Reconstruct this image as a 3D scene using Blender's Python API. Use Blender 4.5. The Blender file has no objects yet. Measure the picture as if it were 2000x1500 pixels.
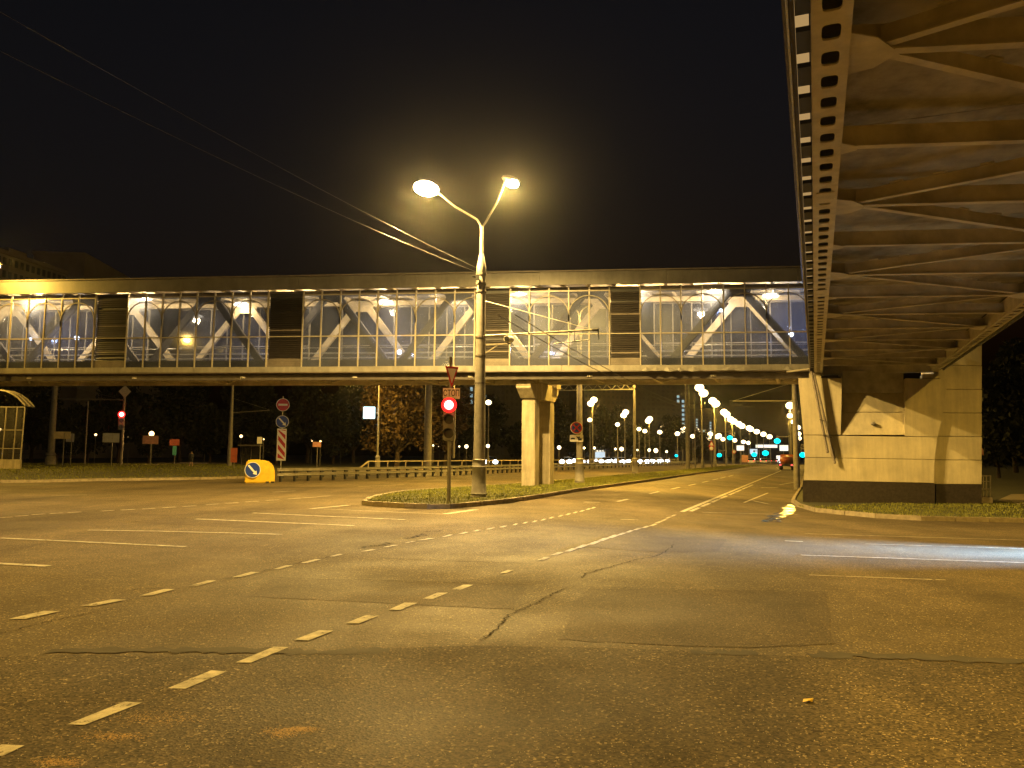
import bpy, bmesh, math, random
from mathutils import Vector, Matrix
random.seed(11)
sc = bpy.context.scene
col = sc.collection
R = math.radians
V = Vector
# ------------------------------------------------------------------ camera
F, CAMZ = 1500.0, 1.6                      # focal length in photo pixels (2000 wide)
PITCH, ROLL = math.atan(140.5 / F), R(0.43)
CM = Matrix.Translation((0, 0, CAMZ)) @ Matrix.Rotation(math.pi / 2 + PITCH, 4, 'X') @ Matrix.Rotation(ROLL, 4, 'Z')
cam_data = bpy.data.cameras.new('camera')
cam = bpy.data.objects.new('camera', cam_data)
col.objects.link(cam)
cam_data.sensor_width = 36.0
cam_data.lens = F / 2000 * 36
cam_data.clip_start = 0.05
cam_data.clip_end = 3000
cam.matrix_world = CM
sc.camera = cam
# ------------------------------------------------------------------ night sky, moonless
world = bpy.data.worlds.new('World')
sc.world = world
world.use_nodes = True
wn = world.node_tree
bg = wn.nodes['Background']
sky = wn.nodes.new('ShaderNodeTexSky')
sky.sky_type = 'NISHITA'
sky.sun_disc = False
sky.sun_elevation = R(-3)
sky.sun_rotation = R(200)
sky.air_density = 1.0
sky.dust_density = 0.3
wn.links.new(sky.outputs[0], bg.inputs[0])
bg.inputs[1].default_value = 0.085
sun_data = bpy.data.lights.new('sky_sun', 'SUN')
sun_data.energy = 0.004
sun_data.angle = R(10)
sun_data.color = (0.6, 0.75, 1.0)
sun = bpy.data.objects.new('sky_sun', sun_data)
sun.rotation_euler = (R(35), R(10), R(20))
col.objects.link(sun)
sc.view_settings.view_transform = 'Standard'
sc.view_settings.look = 'None'
sc.view_settings.exposure = 0
sc.view_settings.gamma = 1
sc.render.engine = 'CYCLES'
sc.cycles.use_adaptive_sampling = True
sc.cycles.adaptive_threshold = 0.02
sc.cycles.max_bounces = 5
sc.cycles.diffuse_bounces = 2
sc.cycles.glossy_bounces = 2
sc.cycles.transmission_bounces = 4
sc.cycles.transparent_max_bounces = 24
sc.cycles.volume_bounces = 0
sc.cycles.caustics_reflective = False
sc.cycles.caustics_refractive = False
sc.cycles.sample_clamp_indirect = 4
sc.cycles.use_denoising = True
SODIUM = (1.0, 0.58, 0.085)
SODIUM_GLOW = (1.0, 0.80, 0.42)
KEY = (1.0, 0.64, 0.18)
POW = 0.9                                   # common factor of all street lamp powers

# ------------------------------------------------------------------ pixel -> place helpers
C3 = CM.to_3x3()
def ray(px, py):
    return (C3 @ V(((px - 1000) / F, -(py - 750) / F, -1))).normalized()
_d = ray(1592, 895)
TH = math.atan2(_d.x, _d.y)                 # heading of the avenue
EU = V((math.cos(TH), -math.sin(TH), 0))    # across the avenue, to the right
EV = V((math.sin(TH), math.cos(TH), 0))     # along the avenue
Z = V((0, 0, 1))
def UV(u, v, z=0.0):
    return EU * u + EV * v + Z * z
def ss(a, b, x):
    t = min(1, max(0, (x - a) / (b - a)))
    return t * t * (3 - 2 * t)
def gz(p):                                  # the road falls slightly towards the gully by the abutment
    u, v = p.x * EU.x + p.y * EU.y, p.x * EV.x + p.y * EV.y
    return -0.45 * ss(-9, 0, u) * ss(9, 31, v) * (1 - ss(60, 130, v))
def uvof(p):
    return p.x * EU.x + p.y * EU.y, p.x * EV.x + p.y * EV.y
def ground(px, py, dz=0.0):
    d = ray(px, py)
    z = 0.0
    for _ in range(30):
        t = (z + dz - CAMZ) / d.z
        p = V((0, 0, CAMZ)) + d * t
        z = z * 0.5 + gz(p) * 0.5
    return V((p.x, p.y, gz(p)))
def at_depth(px, py, Y):
    d = ray(px, py)
    return V((0, 0, CAMZ)) + d * (Y / d.y)
def at_height(px, py, z):
    d = ray(px, py)
    return V((0, 0, CAMZ)) + d * ((z - CAMZ) / d.z)
_d = ray(-13000, 785)
BD = -V((_d.x, _d.y, 0)).normalized()       # direction of the footbridge, to the right
BN = V((-BD.y, BD.x, 0))                    # its normal, away from the camera
if BN.y < 0: BN = -BN
def on_plane(px, py, P0):
    d = ray(px, py)
    o = V((0, 0, CAMZ))
    return o + d * ((P0 - o).dot(BN) / d.dot(BN))
HORZ = lambda px: 890.5 + (px - 1000) * math.tan(ROLL)

# ------------------------------------------------------------------ materials
MATS = {}
def mat(name, c, rough=0.6, metal=0.0, var=0.25, scale=3.0, bump=0.0, bscale=40.0, c2=None, spec=None, stretch=None, streak=0.0):
    if name in MATS: return MATS[name]
    m = bpy.data.materials.new(name); m.use_nodes = True
    nt = m.node_tree; b = nt.nodes['Principled BSDF']
    b.inputs['Roughness'].default_value = rough; b.inputs['Metallic'].default_value = metal
    if spec is not None: b.inputs['Specular IOR Level'].default_value = spec
    tc = nt.nodes.new('ShaderNodeTexCoord')
    mp = nt.nodes.new('ShaderNodeMapping')
    nt.links.new(tc.outputs['Object'], mp.inputs[0])
    if stretch: mp.inputs['Scale'].default_value = stretch
    n = nt.nodes.new('ShaderNodeTexNoise'); n.inputs['Scale'].default_value = scale; n.inputs['Detail'].default_value = 6
    n.inputs['Roughness'].default_value = 0.65
    nt.links.new(mp.outputs[0], n.inputs['Vector'])
    r = nt.nodes.new('ShaderNodeValToRGB')
    a = [max(0, x * (1 - var)) for x in c]; e = [min(1, x * (1 + var)) for x in (c2 or c)]
    r.color_ramp.elements[0].position = 0.32; r.color_ramp.elements[1].position = 0.7
    r.color_ramp.elements[0].color = (*a, 1); r.color_ramp.elements[1].color = (*e, 1)
    nt.links.new(n.outputs['Fac'], r.inputs[0]); nt.links.new(r.outputs[0], b.inputs['Base Color'])
    if streak:                               # run-off stains: noise drawn out along the vertical
        m2 = nt.nodes.new('ShaderNodeMapping'); m2.inputs['Scale'].default_value = (3.2, 3.2, .28); nt.links.new(tc.outputs['Object'], m2.inputs[0])
        n3 = nt.nodes.new('ShaderNodeTexNoise'); n3.inputs['Scale'].default_value = 1.4; n3.inputs['Detail'].default_value = 7; n3.inputs['Roughness'].default_value = .7
        nt.links.new(m2.outputs[0], n3.inputs['Vector'])
        r3 = nt.nodes.new('ShaderNodeMapRange'); r3.inputs['From Min'].default_value = .38; r3.inputs['From Max'].default_value = .62; r3.inputs['To Min'].default_value = 1 - streak; r3.inputs['To Max'].default_value = 1.06
        nt.links.new(n3.outputs['Fac'], r3.inputs['Value'])
        mx = nt.nodes.new('ShaderNodeMix'); mx.data_type = 'RGBA'; mx.blend_type = 'MULTIPLY'; mx.inputs[0].default_value = 1
        cc = nt.nodes.new('ShaderNodeCombineColor')
        for i in range(3): nt.links.new(r3.outputs[0], cc.inputs[i])
        nt.links.new(r.outputs[0], mx.inputs[6]); nt.links.new(cc.outputs[0], mx.inputs[7]); nt.links.new(mx.outputs[2], b.inputs['Base Color'])
    if bump:
        n2 = nt.nodes.new('ShaderNodeTexNoise'); n2.inputs['Scale'].default_value = bscale; n2.inputs['Detail'].default_value = 3
        nt.links.new(mp.outputs[0], n2.inputs['Vector'])
        bp = nt.nodes.new('ShaderNodeBump'); bp.inputs['Strength'].default_value = bump; bp.inputs['Distance'].default_value = 0.02
        nt.links.new(n2.outputs['Fac'], bp.inputs['Height']); nt.links.new(bp.outputs[0], b.inputs['Normal'])
    MATS[name] = m
    return m
def emit(name, c, s):
    if name in MATS: return MATS[name]
    m = bpy.data.materials.new(name); m.use_nodes = True
    nt = m.node_tree; nt.nodes.remove(nt.nodes['Principled BSDF'])
    e = nt.nodes.new('ShaderNodeEmission'); e.inputs[0].default_value = (*c, 1); e.inputs[1].default_value = s
    n = nt.nodes.new('ShaderNodeTexNoise'); n.inputs['Scale'].default_value = 2
    mx = nt.nodes.new('ShaderNodeMapRange'); mx.inputs['To Min'].default_value = s * 0.85; mx.inputs['To Max'].default_value = s * 1.15
    nt.links.new(n.outputs['Fac'], mx.inputs['Value']); nt.links.new(mx.outputs[0], e.inputs[1])
    nt.links.new(e.outputs[0], nt.nodes['Material Output'].inputs[0])
    MATS[name] = m
    return m
def glass(name, tint, dirt, dirtcol, gloss=0.05):
    if name in MATS: return MATS[name]
    m = bpy.data.materials.new(name); m.use_nodes = True
    nt = m.node_tree; nt.nodes.remove(nt.nodes['Principled BSDF'])
    L = nt.links.new
    tr = nt.nodes.new('ShaderNodeBsdfTransparent'); tr.inputs[0].default_value = (*tint, 1)
    df = nt.nodes.new('ShaderNodeBsdfDiffuse'); df.inputs[0].default_value = (*dirtcol, 1)
    tl = nt.nodes.new('ShaderNodeBsdfTranslucent'); tl.inputs[0].default_value = (*dirtcol, 1)
    ad = nt.nodes.new('ShaderNodeMixShader'); ad.inputs[0].default_value = 0.5
    L(df.outputs[0], ad.inputs[1]); L(tl.outputs[0], ad.inputs[2])
    tc = nt.nodes.new('ShaderNodeTexCoord'); n = nt.nodes.new('ShaderNodeTexNoise'); n.inputs['Scale'].default_value = 0.8; n.inputs['Detail'].default_value = 5
    L(tc.outputs['Object'], n.inputs['Vector'])
    mr = nt.nodes.new('ShaderNodeMapRange'); mr.inputs['From Min'].default_value = 0.3; mr.inputs['From Max'].default_value = 0.7
    mr.inputs['To Min'].default_value = dirt * 0.45; mr.inputs['To Max'].default_value = dirt * 1.5
    L(n.outputs['Fac'], mr.inputs['Value'])
    m1 = nt.nodes.new('ShaderNodeMixShader'); L(mr.outputs[0], m1.inputs[0]); L(tr.outputs[0], m1.inputs[1]); L(ad.outputs[0], m1.inputs[2])
    gl = nt.nodes.new('ShaderNodeBsdfGlossy'); gl.inputs['Roughness'].default_value = 0.06
    fr = nt.nodes.new('ShaderNodeFresnel'); fr.inputs[0].default_value = 1.45
    m2 = nt.nodes.new('ShaderNodeMixShader'); L(fr.outputs[0], m2.inputs[0]); L(m1.outputs[0], m2.inputs[1]); L(gl.outputs[0], m2.inputs[2])
    L(m2.outputs[0], nt.nodes['Material Output'].inputs[0])
    MATS[name] = m
    return m

# ------------------------------------------------------------------ object helpers
ORG = {}
class MB:
    def __init__(self): self.v = []; self.f = []
    def add(self, vs, fs):
        o = len(self.v); self.v += [V(x) for x in vs]; self.f += [tuple(i + o for i in f) for f in fs]
        return self
    def box(self, c, ex, ey, ez):             # half-extent vectors
        c = V(c); vs = [c + ex * a + ey * b + ez * d for d in (-1, 1) for b in (-1, 1) for a in (-1, 1)]
        return self.add(vs, [(0, 2, 3, 1), (4, 5, 7, 6), (0, 1, 5, 4), (2, 6, 7, 3), (0, 4, 6, 2), (1, 3, 7, 5)])
    def abox(self, a, b):                     # axis aligned from corner to corner
        a, b = V(a), V(b); h = (b - a) / 2
        return self.box((a + b) / 2, V((h.x, 0, 0)), V((0, h.y, 0)), V((0, 0, h.z)))
    def beam(self, p, q, w, h, up=Z):         # w across, h along up
        p, q = V(p), V(q); d = (q - p); L = d.length
        if L < 1e-6: return self
        d /= L; s = d.cross(up)
        if s.length < 1e-4: s = d.cross(V((1, 0, 0)))
        s.normalize(); t = s.cross(d).normalized()
        return self.box((p + q) / 2, d * L / 2, s * w / 2, t * h / 2)
    def tube(self, p, q, r0, r1=None, n=10, cap=True):
        p, q = V(p), V(q); r1 = r0 if r1 is None else r1
        d = (q - p).normalized(); a = d.orthogonal().normalized(); b = d.cross(a)
        vs = [c + (a * math.cos(2 * math.pi * i / n) + b * math.sin(2 * math.pi * i / n)) * r for c, r in ((p, r0), (q, r1)) for i in range(n)]
        fs = [(i, (i + 1) % n, n + (i + 1) % n, n + i) for i in range(n)]
        if cap: fs += [tuple(range(n - 1, -1, -1)), tuple(range(n, 2 * n))]
        return self.add(vs, fs)
    def path(self, pts, r, n=6):
        for a, b in zip(pts[:-1], pts[1:]): self.tube(a, b, r, r, n)
        return self
    def lathe(self, base, prof, n=16):        # prof [(r, z)]
        base = V(base)
        vs = [base + V((r * math.cos(2 * math.pi * i / n), r * math.sin(2 * math.pi * i / n), z)) for r, z in prof for i in range(n)]
        fs = [(k * n + i, k * n + (i + 1) % n, (k + 1) * n + (i + 1) % n, (k + 1) * n + i) for k in range(len(prof) - 1) for i in range(n)]
        fs += [tuple(range(n - 1, -1, -1)), tuple(range((len(prof) - 1) * n, len(prof) * n))]
        return self.add(vs, fs)
    def prism(self, pts, off):                # polygon extruded by off
        n = len(pts); off = V(off)
        vs = [V(p) for p in pts] + [V(p) + off for p in pts]
        fs = [tuple(range(n)), tuple(range(2 * n - 1, n - 1, -1))] + [(i, n + i, n + (i + 1) % n, (i + 1) % n) for i in range(n)]
        return self.add(vs, fs)
    def disc(self, c, nrm, r, th, n=28, up=Z, sx=1.0):
        c = V(c); nrm = V(nrm).normalized(); s = nrm.cross(up).normalized(); t = s.cross(nrm)
        return self.prism([c + s * (r * sx * math.cos(2 * math.pi * i / n)) + t * (r * math.sin(2 * math.pi * i / n)) for i in range(n)], nrm * th)
    def ellipsoid(self, c, ex, ey, ez, n=10, m=6):
        c = V(c); vs = [c - ez]; 
        for j in range(1, m):
            a = -math.pi / 2 + math.pi * j / m
            for i in range(n):
                b = 2 * math.pi * i / n
                vs.append(c + ex * (math.cos(a) * math.cos(b)) + ey * (math.cos(a) * math.sin(b)) + ez * math.sin(a))
        vs.append(c + ez); top = len(vs) - 1
        fs = [(0, 1 + (i + 1) % n, 1 + i) for i in range(n)]
        for j in range(m - 2):
            o = 1 + j * n
            fs += [(o + i, o + (i + 1) % n, o + n + (i + 1) % n, o + n + i) for i in range(n)]
        o = 1 + (m - 2) * n
        fs += [(o + i, o + (i + 1) % n, top) for i in range(n)]
        return self.add(vs, fs)
    def build(self, name, m, parent=None, smooth=False, origin=None, bevel=0):
        if parent is not None: o = ORG[parent.name]
        elif origin is not None: o = V(origin)
        else:
            n = len(self.v); o = sum(self.v, V((0, 0, 0))) / n; o = V((o.x, o.y, min(p.z for p in self.v)))
        me = bpy.data.meshes.new(name)
        me.from_pydata([tuple(p - o) for p in self.v], [], self.f)
        bm = bmesh.new(); bm.from_mesh(me); bmesh.ops.recalc_face_normals(bm, faces=bm.faces)
        if bevel: bmesh.ops.bevel(bm, geom=bm.edges[:], offset=bevel, segments=2, affect='EDGES', clamp_overlap=True)
        bm.to_mesh(me); bm.free()
        if smooth:
            for p in me.polygons: p.use_smooth = True
            me.set_sharp_from_angle(angle=R(40))
        me.materials.append(m if not isinstance(m, str) else MATS[m])
        ob = bpy.data.objects.new(name, me); col.objects.link(ob)
        if parent is not None: ob.parent = parent
        else: ob.location = o
        ORG[ob.name] = o
        return ob
def tag(o, label, cat, group=None):
    o['label'] = label; o['category'] = cat
    if group: o['group'] = group
    return o
def thing(name, label, cat, loc, group=None):
    o = bpy.data.objects.new(name, None); col.objects.link(o); o.empty_display_size = 0.3
    o.location = loc; ORG[o.name] = V(loc)
    return tag(o, label, cat, group)
def struct(o): o['kind'] = 'structure'; return o
def share(src, parent, loc, rot=None, name=None):       # a part that shares the mesh of another part
    o = bpy.data.objects.new(name or src.name.split('.')[0], src.data); col.objects.link(o)
    o.parent = parent; o.location = V(loc) - ORG[parent.name]
    if rot: o.rotation_euler = rot
    ORG[o.name] = ORG[parent.name]
    return o
def copy_tree(o, loc, rotz=0.0, label=None, parent=None):
    c = o.copy(); col.objects.link(c)
    if parent is None:
        c.location = loc; c.rotation_euler = (0, 0, rotz); ORG[c.name] = V(loc)
        if label: c['label'] = label
    else: c.parent = parent
    for ch in o.children: copy_tree(ch, None, 0, None, c)
    return c
def light(parent, loc, power, color=SODIUM, kind='POINT', radius=0.15, to=None, size=150, blend=0.5):
    d = bpy.data.lights.new('lamp_light', kind); d.energy = power * POW; d.color = color
    d.shadow_soft_size = radius
    o = bpy.data.objects.new('lamp_light', d); col.objects.link(o)
    if kind == 'SPOT':
        d.spot_size = R(size); d.spot_blend = blend
        dr = (V(to) - V(loc)).normalized() if to is not None else V((0, 0, -1))
        o.rotation_euler = dr.to_track_quat('-Z', 'Y').to_euler()
    o.parent = parent; o.location = V(loc) - ORG[parent.name]
    return o
def text_mesh(txt, size):
    cu = bpy.data.curves.new('lettering', 'FONT'); cu.body = txt; cu.size = size; cu.align_x = 'CENTER'; cu.align_y = 'CENTER'
    cu.extrude = 0.002; cu.offset = 0.004 * size / 0.3
    ob = bpy.data.objects.new('lettering', cu); col.objects.link(ob)
    bpy.context.view_layer.update()
    me = bpy.data.meshes.new_from_object(ob.evaluated_get(bpy.context.evaluated_depsgraph_get()))
    bpy.data.objects.remove(ob)
    return me

# palette
mat('cream', (0.50, 0.43, 0.30), 0.6, var=0.2, scale=1.2, bump=0.1)
mat('cream_metal', (0.175, 0.165, 0.14), 0.5, var=0.22, scale=2.0, streak=.14)
mat('frame_paint', (0.24, 0.215, 0.165), 0.4, var=0.2, scale=5)
mat('arch_paint', (0.13, 0.115, 0.085), 0.5, var=0.25, scale=5)
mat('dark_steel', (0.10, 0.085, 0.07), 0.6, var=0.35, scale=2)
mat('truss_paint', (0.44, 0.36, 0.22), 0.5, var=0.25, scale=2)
mat('under_paint', (0.55, 0.51, 0.43), 0.6, var=0.35, scale=1.3)
mat('under_deck', (0.36, 0.335, 0.29), 0.8, var=0.6, scale=0.9)
mat('louvre', (0.014, 0.011, 0.009), 0.5, var=0.35, scale=4)
mat('pier_concrete', (0.60, 0.53, 0.36), 0.75, var=0.14, scale=1.1, bump=0.12, bscale=25, streak=.12)
mat('granite', (0.038, 0.03, 0.024), 0.45, var=0.4, scale=9)
mat('column_concrete', (0.40, 0.35, 0.25), 0.75, var=0.22, scale=1.5, bump=0.1, streak=.3)
mat('lamp_pole', (0.21, 0.195, 0.17), 0.55, var=0.3, scale=3, bump=0.08, bscale=30)
mat('galvanised', (0.42, 0.41, 0.38), 0.42, metal=0.6, var=0.25, scale=6)
mat('pedestal', (0.20, 0.17, 0.14), 0.6, var=0.35, scale=4)
mat('paint_white', (0.42, 0.385, 0.31), 0.8, var=0.45, scale=7, bump=.3, bscale=60)
mat('sign_white', (0.80, 0.78, 0.72), 0.4, var=0.08, scale=4)
mat('sign_red', (0.50, 0.015, 0.02), 0.4, var=0.12, scale=4)
mat('sign_blue', (0.015, 0.05, 0.33), 0.4, var=0.12, scale=4)
mat('sign_black', (0.01, 0.01, 0.01), 0.5, var=0.1)
mat('sign_yellow', (0.62, 0.40, 0.01), 0.45, var=0.18, scale=3)
mat('sign_back', (0.30, 0.30, 0.29), 0.5, var=0.2, scale=4)
mat('signal_housing', (0.18, 0.165, 0.14), 0.5, var=0.2)
mat('signal_dark_lens', (0.05, 0.04, 0.03), 0.25, var=0.3)
mat('black', (0.012, 0.012, 0.012), 0.6, var=0.2)
mat('rubber', (0.02, 0.02, 0.02), 0.8, var=0.2)
mat('kerb_stone', (0.26, 0.22, 0.16), 0.8, var=0.3, scale=5, bump=0.3, bscale=20)
mat('wire', (0.07, 0.065, 0.06), 0.45, metal=0.4, var=0.1)
mat('grass_soil', (0.045, 0.045, 0.016), 0.95, var=0.4, scale=2)
mat('grass_blade', (0.13, 0.15, 0.02), 0.7, var=0.4, scale=1.5, c2=(0.18, 0.18, 0.022))
mat('trunk', (0.07, 0.05, 0.035), 0.9, var=0.3, scale=4)
mat('leaf_autumn', (0.06, 0.038, 0.013), 0.8, var=0.5, scale=0.6, c2=(0.085, 0.05, 0.016))
mat('leaf_dark', (0.018, 0.022, 0.009), 0.7, var=0.4, scale=0.6)
mat('facade', (0.34, 0.29, 0.22), 0.9, var=0.2, scale=0.15)
mat('facade_dark', (0.13, 0.12, 0.105), 0.9, var=0.18, scale=0.15)
mat('window_dark', (0.085, 0.08, 0.075), 0.5, var=0.4, scale=.4)
mat('ad_orange', (0.45, 0.10, 0.03), 0.5, var=0.3)
mat('ad_pink', (0.45, 0.22, 0.17), 0.5, var=0.3)
mat('ad_grey', (0.35, 0.35, 0.38), 0.5, var=0.2)
mat('orange_paint', (0.8, 0.2, 0.03), 0.45, var=0.2)
mat('car_white', (0.65, 0.65, 0.65), 0.3, var=0.05)
mat('car_dark', (0.05, 0.055, 0.065), 0.25, var=0.1)
mat('car_silver', (0.35, 0.36, 0.38), 0.3, metal=0.5, var=0.05)
mat('car_glass', (0.015, 0.018, 0.02), 0.08, var=0.1)
mat('skin', (0.45, 0.28, 0.2), 0.6, var=0.1)
mat('cloth_dark', (0.035, 0.035, 0.045), 0.8, var=0.2)
emit('lamp_hot', SODIUM_GLOW, 22)
emit('lamp_key', (1.0, 0.84, 0.52), 26)
emit('lamp_key_small', (1.0, 0.84, 0.52), 26)
emit('lamp_far', (1.0, 0.78, 0.42), 6)
emit('park_glow', (1.0, 0.62, 0.24), 6)
emit('gallery_tube', (1.0, 0.86, 0.56), 16)
emit('slot_glow', (1.0, 0.62, 0.24), 0.42)  # glow in place of lamplight on the walkway soffit
emit('red_lens', (1.0, 0.015, 0.012), 3.0)
emit('red_core', (1.0, 0.30, 0.26), 7)
emit('green_lens', (0.0, 0.75, 0.95), 2.6)
emit('led_panel', (0.55, 0.88, 1.0), 3.2)
emit('headlight', (0.86, 0.93, 1.0), 9)
emit('taillight', (1.0, 0.10, 0.08), 2.5)
emit('window_cool', (0.55, 0.80, 0.85), 0.55)
emit('window_warm', (0.9, 0.72, 0.42), 0.35)
emit('lit_panel', (1.0, 0.93, 0.78), 1.3)
emit('sign_glow', (0.75, 0.9, 1.0), 0.9)
glass('gallery_glass', (0.80, 0.82, 0.90), 0.21, (0.22, 0.25, 0.36))
glass('rear_glass', (0.86, 0.88, 0.95), 0.12, (0.28, 0.29, 0.38))
glass('shelter_glass', (0.7, 0.72, 0.72), 0.18, (0.3, 0.29, 0.25))
glass('canopy_glass', (0.6, 0.58, 0.5), 0.5, (0.5, 0.46, 0.36))

def asphalt_material(name='asphalt', base=(0.094, 0.072, 0.040), vs=75, lo=.45, hi=1.55, chip=3.0, r0=.66, r1=.9, bs=.55, bd=.006, spec=.3):
    m = bpy.data.materials.new(name); m.use_nodes = True
    nt = m.node_tree; b = nt.nodes['Principled BSDF']; L = nt.links.new
    tc = nt.nodes.new('ShaderNodeTexCoord')
    def noise(s, d=5, ro=0.6, off=0):
        n = nt.nodes.new('ShaderNodeTexNoise'); n.inputs['Scale'].default_value = s; n.inputs['Detail'].default_value = d
        n.inputs['Roughness'].default_value = ro
        mp = nt.nodes.new('ShaderNodeMapping'); mp.inputs['Location'].default_value = (off, off * 2, 0)
        L(tc.outputs['Object'], mp.inputs[0]); L(mp.outputs[0], n.inputs['Vector']); return n.outputs['Fac']
    def mr(x, a, bb, c, d):
        n = nt.nodes.new('ShaderNodeMapRange'); n.inputs['From Min'].default_value = a; n.inputs['From Max'].default_value = bb
        n.inputs['To Min'].default_value = c; n.inputs['To Max'].default_value = d; L(x, n.inputs['Value']); return n.outputs[0]
    def mul(x, y):
        n = nt.nodes.new('ShaderNodeMath'); n.operation = 'MULTIPLY'; L(x, n.inputs[0]); L(y, n.inputs[1]); return n.outputs[0]
    big = mr(noise(0.22, 6, 0.6), 0.3, 0.7, 0.68, 1.25)
    mid = mr(noise(1.7, 5, 0.65, 7), 0.3, 0.7, 0.82, 1.15)
    vor = nt.nodes.new('ShaderNodeTexVoronoi'); vor.inputs['Scale'].default_value = vs; L(tc.outputs['Object'], vor.inputs['Vector'])
    sep = nt.nodes.new('ShaderNodeSeparateColor'); L(vor.outputs['Color'], sep.inputs[0])
    chips = mr(sep.outputs[0], 0.0, 1.0, lo, hi)
    bright = mr(sep.outputs[1], 0.90, 0.97, 1.0, chip)
    mpv = nt.nodes.new('ShaderNodeMapping'); mpv.inputs['Rotation'].default_value = (0, 0, TH); mpv.inputs['Scale'].default_value = (.55, .03, 1)
    L(tc.outputs['Object'], mpv.inputs[0])
    nv = nt.nodes.new('ShaderNodeTexNoise'); nv.inputs['Scale'].default_value = 1; nv.inputs['Detail'].default_value = 6; nv.inputs['Roughness'].default_value = .6; L(mpv.outputs[0], nv.inputs['Vector'])
    tracks = mr(nv.outputs['Fac'], .35, .65, .74, 1.16)
    oil = mr(noise(.9, 8, .75, 19), .60, .70, 1.0, .62)
    fac = mul(mul(mul(big, mid), mul(chips, bright)), mul(tracks, oil))
    rgb = nt.nodes.new('ShaderNodeMix'); rgb.data_type = 'RGBA'; rgb.blend_type = 'MULTIPLY'; rgb.inputs[0].default_value = 1
    rgb.inputs[6].default_value = (*base, 1)
    comb = nt.nodes.new('ShaderNodeCombineColor')
    for i in range(3): L(fac, comb.inputs[i])
    L(comb.outputs[0], rgb.inputs[7]); L(rgb.outputs[2], b.inputs['Base Color'])
    L(mr(noise(0.35, 5, 0.6, 3), 0.35, 0.65, r0, r1), b.inputs['Roughness'])
    b.inputs['Specular IOR Level'].default_value = spec
    bp = nt.nodes.new('ShaderNodeBump'); bp.inputs['Strength'].default_value = bs; bp.inputs['Distance'].default_value = bd
    hh = nt.nodes.new('ShaderNodeMath'); hh.operation = 'ADD'; L(vor.outputs['Distance'], hh.inputs[0]); L(noise(22, 4, 0.6, 1), hh.inputs[1])
    L(hh.outputs[0], bp.inputs['Height']); L(bp.outputs[0], b.inputs['Normal'])
    MATS[name] = m
    return m
asphalt_material()
asphalt_material('old_asphalt', (0.070, 0.055, 0.034), 66, .3, 1.75, 3.2, .7, .95, .5, .008, .22)
mat('tar', (0.028, 0.024, 0.018), 0.95, var=0.3, scale=5, spec=.05)
mat('patch', (0.042, 0.035, 0.025), 0.9, var=0.35, scale=3, bump=0.3, bscale=60)
mat('water', (0.012, 0.011, 0.010), 0.14, var=0.1, spec=0.6, bump=.6, bscale=7)
mat('yellow_leaf', (0.75, 0.5, 0.02), 0.5, var=0.2, scale=20)

# ================================================================== SETTING: ground and roads
def grid(us, vs, dz):
    g = MB(); nu = len(us)
    for v in vs:
        for u in us:
            p = UV(u, v); g.v.append(V((p.x, p.y, gz(p) + dz)))
    g.f = [(j * nu + i, j * nu + i + 1, (j + 1) * nu + i + 1, (j + 1) * nu + i) for j in range(len(vs) - 1) for i in range(nu - 1)]
    return g
def frange(a, b, s):
    r = []; x = a
    while x < b - 1e-6: r.append(x); x += s
    return r
us = frange(-900, -80, 82) + frange(-80, -12, 4) + frange(-12, 3, 1) + frange(3, 60, 6) + frange(60, 901, 84)
vs = frange(-60, 6, 6) + frange(6, 62, 1) + frange(62, 132, 5) + frange(132, 1500, 60)
struct(grid(us, vs, -0.03).build('ground', 'grass_soil', origin=(0, 0, 0)))
us = frange(-62, -12, 2) + frange(-12, 3, 1) + frange(3, 44, 4)
vs = frange(-26, 6, 4) + frange(6, 36, 1)
road = struct(grid(us, vs + [36], 0).build('road', 'asphalt', origin=(0, 0, 0)))
us = frange(-44, -12, 2) + frange(-12, 1.1, 1)
vs = frange(36, 62, 1) + frange(62, 132, 5) + frange(132, 700, 20)
struct(grid(us, vs, 0).build('avenue', 'asphalt', origin=(0, 0, 0)))
ORG[road.name] = V((0, 0, 0))

def strip(pts, w, dz, wob=0.0, seg=6):        # ribbon along photo-pixel points, w metres wide
    g = MB(); P = []
    for (a, b) in zip(pts[:-1], pts[1:]):
        for k in range(seg): t = k / seg; P.append((a[0] + (b[0] - a[0]) * t, a[1] + (b[1] - a[1]) * t))
    P.append(pts[-1])
    W = [ground(*p) for p in P]
    for i, p in enumerate(W):
        d = (W[min(i + 1, len(W) - 1)] - W[max(i - 1, 0)]); d.z = 0
        if d.length < 1e-6: d = V((1, 0, 0))
        d.normalize(); s = V((-d.y, d.x, 0))
        o = s * random.uniform(-wob, wob); ww = w * (random.uniform(0.35, 1.3) if wob else 1)
        for sgn in (-1, 1):
            q = p + o + s * (sgn * ww / 2); q.z = gz(q) + dz; g.v.append(q)
    g.f = [(2 * i, 2 * i + 1, 2 * i + 3, 2 * i + 2) for i in range(len(W) - 1)]
    return g
def patch_px(pts, dz, name, m, parent=None):
    W = [ground(*p) for p in pts]
    g = MB(); g.v = [V((p.x, p.y, gz(p) + dz)) for p in W]; g.f = [tuple(range(len(W)))]
    return g.build(name, m, parent or road)
def z1(x, y): return (x / 2.0, 920 + y / 2.0)
def z3(x, y): return (900 + x / 3.3333, 930 + y / 3.3333)
def z4(x, y): return (400 + x / 3.3333, 880 + y / 3.3333)
DZ = 0.009
pm = MATS['paint_white']; nt = pm.node_tree; pb_ = nt.nodes['Principled BSDF']; tcn = nt.nodes.new('ShaderNodeTexCoord')
nz = nt.nodes.new('ShaderNodeTexNoise'); nz.inputs['Scale'].default_value = 9; nz.inputs['Detail'].default_value = 8; nz.inputs['Roughness'].default_value = .75
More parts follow.
